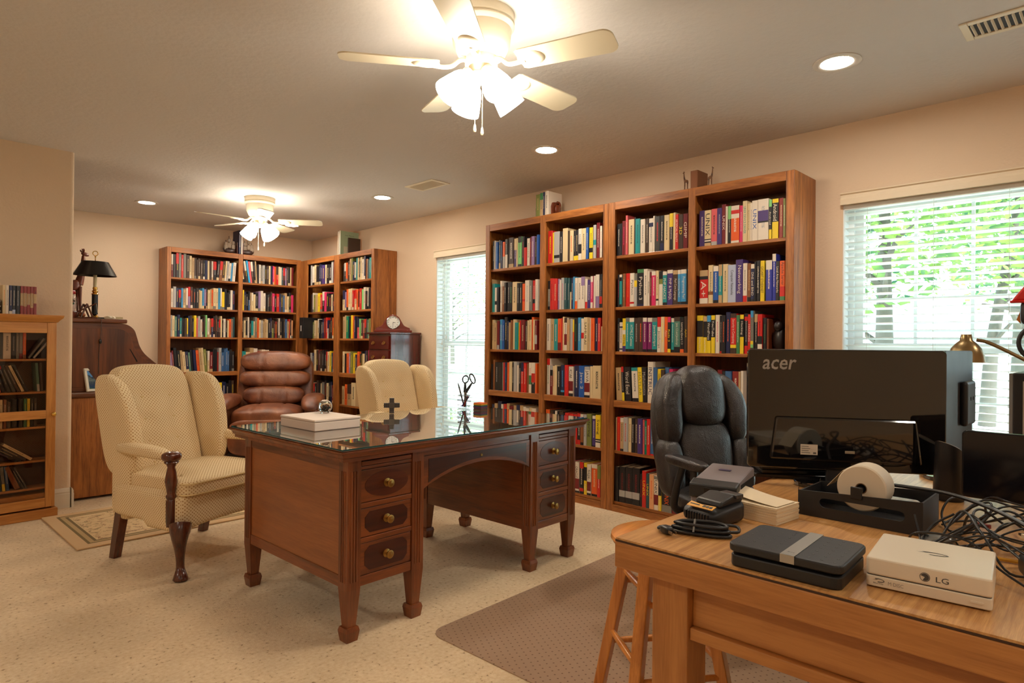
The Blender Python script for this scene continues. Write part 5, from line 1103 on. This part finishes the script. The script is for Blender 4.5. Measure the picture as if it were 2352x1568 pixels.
def stool():
    t = thing('stool', 'round honey-coloured wooden stool tucked at the table corner', 'stool', (1.755, 1.06, 0), 8); sw = wood('stool', 'x'); sz = wood('stool', 'z'); H = .56
    MB().lathe([(0, H-.034), (.145, H-.034), (.158, H-.028), (.165, H-.016), (.163, H-.005), (.15, H), (0, H)], n=48).build('seat', sw, t, smooth=40)
    top, ft = .115, .225; A = [90, 0, -90, 180]
    def P(a, z): r = ft+(top-ft)*z/(H-.034); return Vector((r*math.cos(R(a)), r*math.sin(R(a)), z))
    for a in A: 
        m = MB(); p0, p1 = P(a, 0), P(a, H-.03); u = Vector((-math.sin(R(a)), math.cos(R(a)), 0)); v = Vector((math.cos(R(a)), math.sin(R(a)), 0))
        q = lambda c, s: [c-u*s-v*s, c+u*s-v*s, c+u*s+v*s, c-u*s+v*s]
        m.hexa(q(p0, .017), q(p1, .019)); m.build('leg', sz, t, bevel=.004)
    for k, (z1, z2) in enumerate(((.17, .38), (.21, .42), (.17, .38), (.21, .42))):
        for z in (z1, z2):
            a, b = P(A[k], z), P(A[(k+1) % 4], z); m = MB(); m.tube([a, a.lerp(b, .5), b], [.0085, .0115, .0085], 10); m.build('rung', sz, t, smooth=50)
stool()
BLL = leather('black_leather', (34, 30, 30), (58, 52, 50), .3)
def office_chair():
    t = thing('office_chair', 'black padded leather office chair behind the monitors on the clear mat', 'office chair', (2.55, 1.19, 0.004), -27)
    PB = plain('chair_plastic', (28, 26, 27), .45)
    m = MB()
    for k in range(5):
        a = R(72*k+200); d = Vector((math.cos(a), math.sin(a), 0))
        m.tube(bez([d*.03+Vector((0, 0, .13)), d*.16+Vector((0, 0, .115)), d*.30+Vector((0, 0, .085))], 4), [.034, .032, .031, .03, .029, .028, .027, .025, .024], 10)
    m.lathe([(.045, .09), (.05, .1), (.045, .15), (.03, .17)], n=20); m.build('star_base', PB, t, smooth=60)
    for k in range(5):
        a = R(72*k+200); c = MB(); d = Vector((math.cos(a), math.sin(a), 0))*.30; u = Vector((-math.sin(a), math.cos(a), 0))
        for s in (-1, 1):
            q = d+u*.016*s; c.tube([q-u*.009+Vector((0, 0, .03)), q+u*.009+Vector((0, 0, .03))], .03, 16)
        c.tube([d+Vector((0, 0, .03)), d+Vector((0, 0, .085))], .011, 8); c.build('caster', PB, t, smooth=40)
    MB().lathe([(.028, .14), (.028, .3), (.018, .3), (.018, .43)], n=16).box(-.1, .1, -.12, .12, .42, .45).build('gas_column', PB, t, smooth=40)
    def fs(o, q):
        x, y, z = o
        if q[2] > 0: z += .015*(1-q[0]**2)
        z -= .03*max(0, -q[1])**3; return Vector((x, y, z))
    MB().rbox((0, -.03, .50), (.265, .26, .055), 4, 18, fs).build('seat', BLL, t, smooth=80)
    rec = lambda o: Vector((o.x, o.y+(o.z-.5)*.20, o.z))
    def fsh(o, q): v = rec(o); v.x *= 1-.12*max(0, q[2])**2; v.z += .0; return v
    MB().rbox((0, .285, .78), (.265, .05, .285), 3.6, 20, fsh).build('back_shell', BLL, t, smooth=80)
    for s in (-1, 1):
        def fb_(o, q, s=s):
            v = rec(o); v.x -= s*.075*max(0, q[2])**2; v.y -= .02*(1-q[2]**2); return v
        MB().rbox((s*.205, .235, .89), (.062, .062, .165), 3.2, 16, fb_).build('upper_bolster', BLL, t, smooth=80)
        MB().rbox((s*.218, .225, .63), (.06, .07, .13), 3.2, 16, lambda o, q: rec(o)).build('lower_bolster', BLL, t, smooth=80)
    def fh(o, q): v = rec(o); v.y -= .012*(1-q[0]**2); v.z += .015*(1-q[0]**2)*max(0, q[2]); return v
    MB().rbox((0, .225, .945), (.145, .07, .135), 3.2, 20, fh).build('headrest_pillow', BLL, t, smooth=80)
    MB().rbox((0, .225, .70), (.16, .06, .14), 3.4, 20, lambda o, q: rec(o)).build('back_pillow', BLL, t, smooth=80)
    for s in (-1, 1):
        MB().rbox((s*.315, -.02, .70), (.038, .15, .022), 3.5, 12).build('arm_pad', BLL, t, smooth=80)
        m = MB(); m.tube(bez([(s*.25, .1, .46), (s*.31, .08, .5), (s*.318, .04, .6), (s*.315, .0, .69)], 5), .018, 10).tube(bez([(s*.25, -.1, .46), (s*.31, -.1, .5), (s*.318, -.09, .6), (s*.315, -.08, .69)], 5), .018, 10); m.build('arm_bracket', PB, t, smooth=60)
    sm = MB()
    for s in (-1, 1): sm.tube([rec(Vector((s*(.245-.075*max(0, (z-.89)/.165)**2), .205 , z))) for z in [.72+.03*k for k in range(11)]], .0012, 4)
    sm.build('stitching', plain('stitch_grey', (120, 112, 104), .8), t)
    t.scale = (.84, .9, .965)
office_chair()

# ------------------------------------------------------------------ monitors and desk electronics
GLB = plain('gloss_black', (12, 11, 13), .06, spec=.6, coat=1.0); SAT = plain('satin_black', (30, 30, 32), .45); SCR = plain('dark_screen', (14, 14, 20), .12)
SIL = plain('silver_print', (176, 174, 172), .35, .5)
def monitor(name, label, loc, rz, W, z0, z1, back, thick=.028, logo=None, base=(.13, .09)):
    t = thing(name, label, 'monitor', (loc[0], loc[1], TZ+.0005), rz); a, b = z0-TZ, z1-TZ
    m = MB(); m.prism(rrect(-W/2, W/2, a, b, .012), .0, thick, 'y'); m.build('back_cover', back, t, bevel=.004)
    MB().prism(rrect(-W/2+.004, W/2-.004, a+.003, b-.003, .01), thick, thick+.006, 'y').build('bezel', GLB, t); MB().box(-W/2+.014, W/2-.014, thick+.006, thick+.0065, a+.02, b-.014).build('screen', SCR, t)
    s = MB(); s.prism([(-.045, .012), (.045, .012), (.04, a+.1), (-.04, a+.1)], .006, .02, 'y'); s.build('stand_column', SAT, t, bevel=.003)
    s = MB(); s.prism([(base[0]*math.cos(2*PI*k/40), .015+base[1]*math.sin(2*PI*k/40)) for k in range(40)], 0, .012, 'z'); s.build('stand_base', GLB, t, bevel=.003)
    return t
mt = monitor('monitor', 'large glossy black monitor seen from behind with silver maker logo', (1.972, .605), -58.5, .525, .793, 1.142, GLB)
bulge = MB().prism([(-.2, .075), (.2, .075), (.185, .20), (-.185, .20)], -.012, .0, 'y').build('electronics_bulge', GLB, mt, bevel=.006)
text_mesh('acer', SIL, 'maker_logo', mt, frame((-.175, -.0012, .352), (1, 0, 0), (0, 0, 1)), .094, .030, shear=.18, bold=.012)
lb = MB().box(-.118, -.072, -.0128, -.012, .092, .122).build('rating_label', plain('label_white', (206, 200, 186), .6), mt)
lk = MB()
for k in range(4): lk.box(-.115, -.092-.004*(k % 2), -.0132, -.0128, .097+k*.006, .0985+k*.006)
lk.box(-.084, -.076, -.0132, -.0128, .095, .1).build('label_print', plain('print_grey', (90, 86, 80), .6), lb)
pt = MB(); pt.box(-.0, .026, -.0135, -.012, .10, .108).build('video_port', plain('port_cream', (150, 140, 120), .4), mt, bevel=.002)
m2 = monitor('monitor', 'satin dark grey monitor turned edge-on beside the large glossy one', (2.40, .40), 0, .42, .80, 1.142, SAT, .034)
MB().prism([(.0, .16), (.14, .16), (.14, .30), (.0, .30)], -.02, .0, 'y').build('rear_bump', SAT, m2, bevel=.008)
for x in (.05, .09): MB().lathe([(.006, -.0205), (.006, -.0212), (0, -.0212)], (x, 0, .245), 12, axis='y').build('screw_hole', plain('hole_black', (6, 6, 6), .9), m2)
monitor('monitor', 'small low black screen at the window end of the cable tangle', (1.935, .07), -92, .50, .775, .943, SCR, .02, base=(.1, .06))
t = thing('speaker', 'small dark cylinder speaker with pale slanted top beside the monitor', 'speaker', (2.03, .362, TZ+.0005))
m = MB(); rs = []
for r, z in ((.034, 0), (.036, .005), (.031, .14)): rs.append([(r*math.cos(2*PI*j/28), r*math.sin(2*PI*j/28), z-(.016*math.cos(2*PI*j/28+.6) if z > .1 else 0)) for j in range(28)])
m.ring(rs); m.build('body', SAT, t, smooth=40)
m = MB(); m.ring([[(r*math.cos(2*PI*j/28), r*math.sin(2*PI*j/28), .1405-.016*r/.031*math.cos(2*PI*j/28+.6)+dz) for j in range(28)] for r, dz in ((.0305, 0), (.027, .002), (.002, .0022))]); m.build('top_cap', plain('tan_cap', (150, 134, 112), .5), t, smooth=60)
for k, (dx, s) in enumerate(((0, 1), (.006, .95), (-.004, .9))):
    o = MB().prism(rrect(-.115*s, .115*s, -.075*s, .075*s, .01), 0, .0125, 'z').build('tablet', plain('tablet_black', (20, 19, 21), .25), bevel=.003); o.location = (2.05+dx, .79-dx, TZ+.0008+k*.0132); o.rotation_euler = (0, 0, R(-58+4*k))
    tag(o, '%s black tablet in the stack below the large monitor' % ('lowest', 'middle', 'topmost')[k], 'tablet', 'black tablets stacked below the monitor')
def printer():
    t = thing('label_printer', 'small grey and black label printer at the table edge by the paper stack', 'printer', (1.553, .765, TZ+.0005), 11.5); GR = plain('printer_grey', (126, 118, 122), .45)
    w2, d2 = .0985, .056
    MB().box(-w2+.004, w2, -d2, d2, 0, .032).build('lower_body', GR, t, bevel=.006)
    MB().hexa([(-w2+.02, -d2, .032), (w2, -d2, .032), (w2, d2, .032), (-w2+.02, d2, .032)], [(-w2+.03, -d2, .066), (w2, -d2, .082), (w2, d2, .082), (-w2+.03, d2, .066)]).build('upper_body', GR, t, bevel=.005)
    MB().hexa([(-w2-.004, -d2-.002, .028), (-w2+.034, -d2-.002, .028), (-w2+.034, d2+.002, .028), (-w2-.004, d2+.002, .028)], [(-w2, -d2-.002, .062), (-w2+.036, -d2-.002, .07), (-w2+.036, d2+.002, .07), (-w2, d2+.002, .062)]).build('front_cover', PK, t, bevel=.004)
    MB().box(-w2+.05, w2-.01, -d2-.0012, -d2+.001, .036, .06).build('label_slot', plain('slot_black2', (8, 8, 9), .9), t)
    MB().box(-w2-.0052, -w2-.003, .0, .02, .038, .055).build('button', plain('button_dark', (10, 10, 10), .3), t, bevel=.001)
    MB().box(.03, .055, -.01, .02, .0765, .0772).build('badge', plain('badge_indigo', (66, 62, 100), .4), t)
printer()
LAB = plain('label_paper', (232, 214, 182), .7)
t = thing('label_stack', 'fan-folded stack of blank cream labels between printer and black holder', 'paper stack', (1.50, .66, TZ+.0005), -6)
m = MB()
for k in range(14): m.box(-.052+.0008*math.sin(k*3), .052+.0008*math.sin(k*3), -.085+.001*math.sin(k*1.7), .072, k*.0027, k*.0027+.0024)
m.build('folded_sheets', LAB, t)
m = MB(); P_ = bez([(0.02, .088, .052), (.012, .05, .05), (.005, .0, .044), (.0, -.05, .0405), (.0, -.08, .039)], 6)
m.ring([[(p.x-.042, p.y, p.z), (p.x+.042, p.y, p.z), (p.x+.042, p.y, p.z+.0008), (p.x-.042, p.y, p.z+.0008)] for p in P_]); m.build('label_strip', LAB, t)
def holder():
    t = thing('label_holder', 'black plastic label roll holder with slotted front on the table', 'holder', (1.585, .458, TZ+.0005), 0)
    H = .076; y0, y1 = -.13, .13; D = .15; front = [(y0, 0), (y1, 0), (y1, H-.018)]+arc((y1-.018, H-.018), .018, 0, 90, 4)+[(.04, H), (.03, H+.014), (-.03, H+.014), (-.04, H), (y0+.003, H), (y0, H-.003)]
    bm = bmesh.new()
    # front wall with a pill-shaped slot: outline bridged to the hole
    hole = arc((.07, .036), .011, -90, 90, 8)+arc((-.085, .036), .011, 90, 270, 8)
    def wall(x0, x1):
        b = bmesh.new(); ov = [b.verts.new((x0, p[0], p[1])) for p in front]; hv = [b.verts.new((x0, p[0], p[1])) for p in hole]
        es = [b.edges.new((ov[i], ov[(i+1) % len(ov)])) for i in range(len(ov))]+[b.edges.new((hv[i], hv[(i+1) % len(hv)])) for i in range(len(hv))]
        bmesh.ops.triangle_fill(b, edges=es, use_beauty=True)
        g = bmesh.ops.extrude_face_region(b, geom=b.faces[:]); bmesh.ops.translate(b, verts=[v for v in g['geom'] if isinstance(v, bmesh.types.BMVert)], vec=(x1-x0, 0, 0)); bmesh.ops.recalc_face_normals(b, faces=b.faces)
        me = bpy.data.meshes.new('front_wall'); b.to_mesh(me); b.free(); me.materials.append(SAT); o = bpy.data.objects.new('front_wall', me); COL.objects.link(o); o.parent = t; return o
    wall(-.0, .004); wall(D-.004, D)
    MB().box(.004, D-.004, y0, y0+.004, 0, H-.004).build('end_wall', SAT, t); MB().box(.004, D-.004, y1-.004, y1, 0, H-.02).build('end_wall', SAT, t); MB().box(.004, D-.004, y0+.004, y1-.004, 0, .004).build('floor_plate', SAT, t)
    MB().box(-.006, .0, -.012, .012, H-.018, H+.01).build('axle_clip', PK, t, bevel=.002); MB().box(-.002, D+.002, -.006, .006, H-.006, H+.004).build('axle', PK, t, bevel=.002)
holder()
t = thing('label_roll', 'white roll of labels hanging on the black holder', 'label roll', (1.605, .458, TZ+.0775), 0)
m = MB(); m.lathe([(.0125, .012), (.05, .012), (.053, .015), (.053, .075), (.05, .078), (.0125, .078)], n=48, caps=False, axis='x'); m.build('rolled_labels', plain('roll_white', (226, 212, 188), .6), t, smooth=40)
MB().lathe([(.0125, .012), (.0105, .012), (.0105, .078), (.0125, .078)], n=24, caps=False, axis='x').build('card_core', plain('card_brown', (120, 90, 60), .8), t, smooth=40)
MB().add([(.014, .04, .036), (.076, .04, .036), (.076, .075, -.006), (.014, .075, -.006), (.014, .0405, .0364), (.076, .0405, .0364), (.076, .0755, -.0056), (.014, .0755, -.0056)], [(0, 1, 2, 3), (4, 7, 6, 5), (0, 4, 5, 1), (1, 5, 6, 2), (2, 6, 7, 3), (3, 7, 4, 0)]).build('loose_strip', LAB, t)
def charger():
    t = thing('battery_charger', 'black battery charger with yellow label on the near table corner', 'charger', (1.375, .70, TZ+.0005), -12)
    MB().rbox((0, 0, .022), (.062, .052, .0225), 4, 14, lambda o, q: Vector((o.x, o.y, o.z+.008*q[0] if q[2] > 0 else o.z))).build('body', SAT, t, smooth=60)
    m = MB(); m.prism([(-.03, .04), (.05, .046), (.05, .058), (.02, .064), (-.025, .052)], -.042, .03, 'y'); m.build('battery_bay', PK, t, bevel=.005)
    MB().box(.02, .045, -.048, .0, .057, .066).build('contact_rail', plain('dark_chrome', (90, 90, 92), .3, .8), t, bevel=.002)
    r = MB()
    for k in range(9): r.box(-.0635, -.058, -.034+k*.0075, -.030+k*.0075, .010, .028)
    r.build('vent_rib', PK, t, bevel=.0008)
    M = frame((-.0485, -.004, .0415), (0, -1, 0), (.88, 0, .36))
    m = MB(); m.T = M; m.prism([(-.034, -.009), (.036, -.007), (.036, .009), (.0, .005), (-.034, .009)], -.0006, .0008, 'z'); m.build('yellow_label', plain('label_yellow', (222, 158, 30), .4), t)
    m = MB(); m.T = M
    for k in range(3): m.box(.006+k*.009, .013+k*.009, -.003, .004, .0008, .0014)
    m.box(-.03, -.004, -.001, .002, .0008, .0014); m.build('label_print', plain('print_black', (30, 28, 20), .5), t)
charger()
def cord_bundle():
    t = thing('coiled_cable', 'folded black power cord with two-prong plug before the battery charger', 'cable', (1.255, .668, TZ+.0005), -68)
    m = MB(); rnd = random.Random(3)
    for k in range(5):
        a, o_ = .062-.004*k, (k-2)*.005; zz = .0045+.008*(k % 3); pts = [(-a, .0+o_, zz), (-a*.6, .014+o_, zz+.002), (a*.5, .018+o_, zz+.003), (a, .004+o_, zz), (a*.6, -.014+o_*.6, zz), (-a*.5, -.014+o_*.6, zz+.001)]
        m.tube(bez(pts+[pts[0]], 5)[:-1], .0036, 8, close=True)
    m.build('wound_loops', PK, t, smooth=70)
    MB().tube([(-.012, -.03, .012), (-.012, 0, .03), (-.012, .03, .012), (-.012, 0, .0035)], .0022, 6, close=True).build('twist_tie', plain('tie_grey', (110, 106, 100), .5), t)
    MB().tube(bez([(.055, .01, .008), (.075, .03, .006), (.07, .055, .01), (.04, .05, .012)], 5), .0034, 8).tube(bez([(-.058, .0, .008), (-.082, .01, .005), (-.088, -.01, .006), (-.072, -.02, .01)], 5), .0034, 8).build('loose_end', PK, t, smooth=70)
    M = Matrix.Translation((-.068, -.026, .009)) @ Matrix.Rotation(R(-50), 4, 'Z')
    p = MB(); p.T = M; p.rbox((0, 0, 0), (.016, .010, .008), 4, 8); p.build('plug', PK, t, smooth=60)
    p = MB(); p.T = M
    for y in (-.005, .005): p.box(.014, .03, y-.0008, y+.0008, -.003, .003)
    p.build('prong', plain('steel_prong', (150, 144, 132), .3, 1), t)
cord_bundle()
def scale():
    t = thing('postal_scale', 'flat black postal scale with silver bar across its dotted platform', 'scale', (1.205, .448, TZ+.0005), 3); w_, d_ = .085, .098
    MB().prism(rrect(-w_+.003, w_-.003, -d_+.003, d_-.003, .016), 0, .022, 'z').build('base', PK, t, bevel=.003)
    MB().prism(rrect(-w_+.012, w_-.012, -d_+.012, d_-.012, .012), .022, .027, 'z').build('gap_core', plain('hole_black', (6, 6, 6), .9), t)
    MB().prism(rrect(-w_, w_, -d_, d_, .018), .027, .042, 'z').build('platform', SAT, t, bevel=.004, seg=3)
    MB().box(-w_-.0008, w_+.0008, -.022, .002, .0425, .0432).box(-w_-.0012, -w_+.0, -.022, .002, .029, .0432).build('silver_bar', plain('brushed_silver', (176, 172, 164), .35, .7), t)
    x_ = MB()
    for i in range(7):
        for j in range(9):
            y = -.082+j*.0205; x = -.068+i*.0225
            if -.03 < y < .012: continue
            x_.box(x-.0022, x+.0022, y-.0006, y+.0006, .042, .0424).box(x-.0006, x+.0006, y-.0022, y+.0022, .042, .0424)
    x_.build('grip_crosses', plain('cross_grey', (92, 92, 90), .5), t)
    text_mesh('Accu', plain('print_black', (30, 28, 20), .5), 'maker_print', t, frame((-w_+.02, -.01, .0434), (.0, -1, 0), (1, 0, 0)), .012, .014)
scale()
def drive():
    t = thing('disc_drive', 'white external disc drive with round maker emblem at the table front', 'disc drive', (1.288, .253, TZ+.0005), 6); WH = plain('drive_white', (228, 216, 194), .35)
    w_, d_ = .088, .086
    MB().prism(rrect(-w_, w_, -d_, d_, .006), .002, .0205, 'z').build('tray_body', WH, t, bevel=.002); MB().prism(rrect(-w_+.001, w_-.001, -d_+.001, d_-.001, .006), .0205, .0215, 'z').build('seam', plain('seam_grey', (90, 84, 76), .6), t)
    MB().prism(rrect(-w_, w_, -d_, d_, .006), .0215, .05, 'z').build('upper_case', WH, t, bevel=.003)
    for x in (-.07, .07):
        for y in (-.07, .07): MB().lathe([(.006, 0), (.006, .002), (0, .002)], (x, y, 0), 10).build('foot', PK, t)
    ink = plain('emblem_grey', (70, 68, 66), .4); X = -w_-.0006
    text_mesh('LG', ink, 'maker_print', t, frame((X, -.022, .034), (0, -1, 0), (0, 0, 1)), .017, .0088)
    e = MB(); e.ring([[(X, .0015+r*math.cos(2*PI*k/28), .0345+r*math.sin(2*PI*k/28)) for k in range(28)] for r in (.0072, .0064)], caps=False)
    e.add([(X, .0015+.0058*math.cos(a), .0345+.0058*math.sin(a)) for a in [R(20+280*k/20) for k in range(21)]]+[(X, .0015, .0345)], [tuple(range(22))]); e.build('round_emblem', ink, t, fix=False)
    def disc_mark(s, o, ex, ey, nm):
        m = MB(); ex, ey, o = Vector(ex), Vector(ey), Vector(o); P = []
        pts = [(math.cos(R(a))*1.0, math.sin(R(a))*.36) for a in range(-100, 131, 10)]; inn = [(math.cos(R(a))*.78+.06, math.sin(R(a))*.22) for a in range(130, -101, -10)]
        n = len(pts); vs = [o+ex*(s*x)+ey*(s*y) for x, y in pts+inn[::-1][::-1]]
        m.add(vs, [(i, i+1, 2*n-2-i, 2*n-1-i) for i in range(n-1)]); m.add([o+ex*(s*x)+ey*(s*y) for x, y in ((-1, .0), (-.2, .22), (.2, .3), (-.35, .08))], [(0, 1, 2, 3)])
        m.build(nm, plain('print_grey', (90, 86, 80), .6), t, fix=False)
    disc_mark(.024, (.0, .0, .0504), (0, -1, 0), (1, 0, 0), 'disc_emblem'); disc_mark(.009, (X, .067, .0135), (0, -1, 0), (0, 0, 1), 'disc_emblem')
    text_mesh('Blu-ray', plain('print_grey', (90, 86, 80), .6), 'format_print', t, frame((X, .067, .0082), (0, -1, 0), (0, 0, 1)), .016, .003)
    text_mesh('M DISC', plain('print_pale', (150, 142, 130), .6), 'format_print', t, frame((X, .042, .0115), (0, -1, 0), (0, 0, 1)), .022, .006)
    MB().prism(rrect(-.075, -.058, .009, .013, .0019, 4), X-.0006, X+.0006, 'x').build('eject_button', WH, t, bevel=.0005)
drive()
# cables: each a thing of its own
CB = plain('cable_black', (22, 21, 22), .35)
def cable(pts, r, label, mat=CB, group='thin black cables in the tangle'):
    p0 = Vector(pts[0]); o = MB().tube([Vector(p)-p0 for p in bez(pts, 7)], r, 7).build('cable', mat, smooth=70); o.location = p0; return tag(o, label, 'cable', group)
cable([(1.83, .52, .80), (1.72, .42, .822), (1.62, .28, .838), (1.5, .16, .83), (1.36, .05, .80), (1.30, -.06, .75)], .0042, 'thickest black cable arching from the label roll over the tangle', group=None)
cable([(1.545, .335, .80), (1.50, .315, .752), (1.44, .325, .75), (1.395, .30, .80), (1.40, .22, .801), (1.37, .17, .77), (1.33, .12, .755)], .0021, 'thin black cable looping down over the corner of the white drive', group=None)
rc = random.Random(11)
for k in range(16):
    n = 6; pts = []; x, y = rc.uniform(1.42, 1.78), rc.uniform(.27, .32)
    for i in range(n):
        pts.append((min(1.84, max(1.41, x)), y, .7495+rc.uniform(.0, .075)*(0 if i in (0, n-1) else 1))); x += rc.uniform(-.14, .14); y -= rc.uniform(.03, .09)
    cable(pts, rc.uniform(.0016, .0028), 'thin black cable in the tangle between white drive and low screen')
for k, (x, y) in enumerate(((1.62, .20), (1.7, .27), (1.52, .27))):
    pts = [(x+.05*math.cos(a)*(1+.1*math.sin(3*a)), y+.045*math.sin(a), .752+.03*(1+math.sin(a*1.3+k))) for a in [2*PI*i/9*1.25 for i in range(10)]]
    cable(pts, .0024, 'thin black cable in the tangle between white drive and low screen')
t = thing('power_adapter', 'black power brick beside the white disc drive', 'adapter', (1.44, .115, TZ+.0005), 20)
MB().rbox((0, 0, .018), (.05, .03, .018), 6, 10).build('brick', PK, t, smooth=50); MB().tube(bez([(-.05, 0, .018), (-.075, .0, .012), (-.10, -.03, .006), (-.11, -.08, .005)], 5), .0035, 8).build('lead', PK, t, smooth=60)
o = MB().rbox((0, 0, .009), (.036, .02, .009), 2.4, 10).build('mouse', plain('silver_plastic', (150, 150, 146), .25, .4), smooth=70); o.location = (1.555, .295, TZ+.0005); o.rotation_euler = (0, 0, R(-40)); tag(o, 'small silver gadget lying under the cable tangle', 'gadget')
t = thing('usb_plug', 'cream plastic plug end lying in the cable tangle', 'plug', (1.60, .155, TZ+.035), 30); MB().box(-.016, .012, -.006, .006, -.004, .004).build('housing', LAB, t, bevel=.001); MB().box(.012, .024, -.005, .005, -.002, .002).build('connector', plain('steel', (150, 150, 150), .25, 1), t)
t = thing('usb_plug', 'red plastic plug end lying in the cable tangle', 'plug', (1.66, .235, TZ+.03), 70); MB().box(-.014, .012, -.005, .005, -.004, .004).build('housing', plain('plug_red', (130, 40, 30), .4), t, bevel=.001); MB().box(.012, .022, -.004, .004, -.002, .002).build('connector', plain('steel', (150, 150, 150), .25, 1), t)
o = MB().tube([(0, 0, .004), (.012, -.11, .004)], .004, 6).build('pencil', plain('pencil_yellow', (196, 140, 40), .4)); o.location = (1.51, .24, TZ+.0005); tag(o, 'yellow pencil half buried in the cable tangle', 'pencil')
t = thing('earphones', 'loose bundle of white earphone lead behind the power brick', 'earphones', (1.545, .085, TZ+.0005))
m = MB()
for k in range(6): m.tube([(.04*math.cos(a)*(1-.05*k), .028*math.sin(a)*(1+.06*k)+.004*math.sin(5*a+k), .005+.004*k+.003*math.sin(2*a+k)) for a in [2*PI*i/18 for i in range(18)]], .0035, 6, close=True)
m.build('wound_lead', plain('lead_white', (222, 210, 192), .5), t, smooth=70); MB().rbox((.04, -.02, .01), (.008, .006, .007), 2.4, 8).rbox((.03, -.035, .009), (.008, .006, .007), 2.4, 8).build('earpiece', plain('lead_white', (222, 210, 192), .5), t, smooth=70)
# behind the table: a second desk by the window with tower, lamp and gadget
t = thing('side_desk', 'dark low desk by the wide window carrying the computer tower', 'desk', (2.72, .62, 0))
MB().box(0, 1.0, -1.6, 0, .70, .735).build('top', wood('walnut', 'y'), t, bevel=.004)
for x in (.02, .92):
    for y in (-.08, -1.58): MB().box(x, x+.06, y, y+.06, 0, .70).build('leg', wood('walnut', 'z'), t, bevel=.003)
t = thing('computer_tower', 'black computer tower with grey feature sticker near the wide window', 'computer', (2.98, .335, .7355), -90)
MB().box(0, .2, .0, .36, 0, .325).build('case', SAT, t, bevel=.004); MB().box(-.012, .0, .01, .35, .0, .322).build('side_panel', plain('case_silver', (150, 152, 150), .4, .4), t)
st = MB().box(.03, .19, -.001, .0, .02, .295).build('feature_sticker', plain('sticker_grey', (176, 168, 156), .5), t)
pk = plain('print_black', (30, 28, 20), .5)
for s, z, h in (('PERFORMANCE', .268, .012), ('TO FUEL', .250, .012), ('Windows', .075, .01)):
    text_mesh(s, pk, 'sticker_print', st, frame((.03+(.062 if s != 'TO FUEL' else .042)+(.02 if s == 'Windows' else 0), -.0014, z), (1, 0, 0), (0, 0, 1)), .10 if s == 'PERFORMANCE' else .06, h, bold=.01)
ic = MB()
for z in (.21, .165, .12):
    ic.tube([(.05, -.0014, z-.012), (.066, -.0014, z-.012), (.066, -.0014, z+.016), (.05, -.0014, z+.016)], .0009, 4, close=True)
    for k in range(2): ic.box(.078, .12-.01*k, -.0016, -.001, z+.006-k*.012, z+.008-k*.012)
ic.box(.046, .053, -.0016, -.001, .07, .075).box(.054, .061, -.0016, -.001, .07, .075).box(.046, .053, -.0016, -.001, .076, .081).box(.054, .061, -.0016, -.001, .076, .081); ic.build('sticker_icons', pk, st)
def gooseneck():
    t = thing('desk_lamp', 'brushed brass desk lamp arching over behind the turned monitor', 'lamp', (2.80, .06, .7355)); BR = plain('brushed_brass', (150, 126, 88), .3, .9)
    MB().lathe([(0, 0), (.075, 0), (.08, .006), (.07, .016), (.02, .024), (.012, .04)], n=32).build('base', BR, t, smooth=40)
    MB().tube(bez([(0, 0, .03), (.005, .0, .18), (.0, .06, .28), (-.01, .18, .352), (-.02, .31, .43), (-.022, .355, .445)], 8), .0065, 10).build('neck', BR, t, smooth=70)
    m = MB(); m.lathe([(.0, .0), (.016, .0), (.02, -.022), (.032, -.032), (.046, -.05), (.055, -.075), (.058, -.10)], (-.024, .385, .465), 28, caps=False); m.build('lamp_head', BR, t, smooth=60)
gooseneck()
def gadget():
    t = thing('clip_magnifier', 'red and black clip gadget with black ring standing on computer tower', 'gadget', (3.10, .275, 1.0615), -90); rd = plain('gadget_red', (190, 24, 18), .3)
    MB().prism([(-.02, 0), (.03, 0), (.03, .012), (.012, .05), (-.004, .05)], -.02, .02, 'y').build('foot_bracket', SAT, t, bevel=.003)
    m = MB(); m.tube([(.012+.068*math.cos(2*PI*k/32), 0, .112+.068*math.sin(2*PI*k/32)) for k in range(32)], .008, 10, close=True); m.build('ring', SAT, t, smooth=70)
    MB().lathe([(.062, -.004), (.062, .004), (0, .004)], (.012, 0, .112), 32, axis='y').build('lens', glassy('lens_glass', (.9, .92, .92), 1.5), t)
    MB().rbox((.012, 0, .225), (.062, .05, .05), 5, 10).build('hinge_body', PK, t, smooth=50)
    MB().hexa([(-.075, -.055, .27), (.09, -.055, .27), (.09, .055, .27), (-.075, .055, .27)], [(-.02, -.045, .35), (.085, -.045, .35), (.085, .045, .35), (-.02, .045, .35)]).build('red_hood', rd, t, bevel=.008, seg=3)
    MB().box(-.078, -.02, -.057, .057, .262, .272).build('hood_rim', rd, t, bevel=.003); MB().prism([(-.062, .2), (-.05, .235), (-.05, .185)], -.012, .012, 'y').build('orange_clip', plain('clip_orange', (210, 120, 30), .4), t)
gadget()
t = thing('computer_tower', 'black computer case standing on the carpet under the table', 'computer', (1.66, .58, 0), -90)
MB().box(0, .2, 0, .42, .01, .36).build('case', SAT, t, bevel=.006); MB().box(.01, .19, -.006, 0, .015, .355).build('front_panel', GLB, t, bevel=.003)
for x in (.03, .17):
    for y in (.04, .38): MB().box(x-.012, x+.012, y-.012, y+.012, 0, .01).build('foot', PK, t)
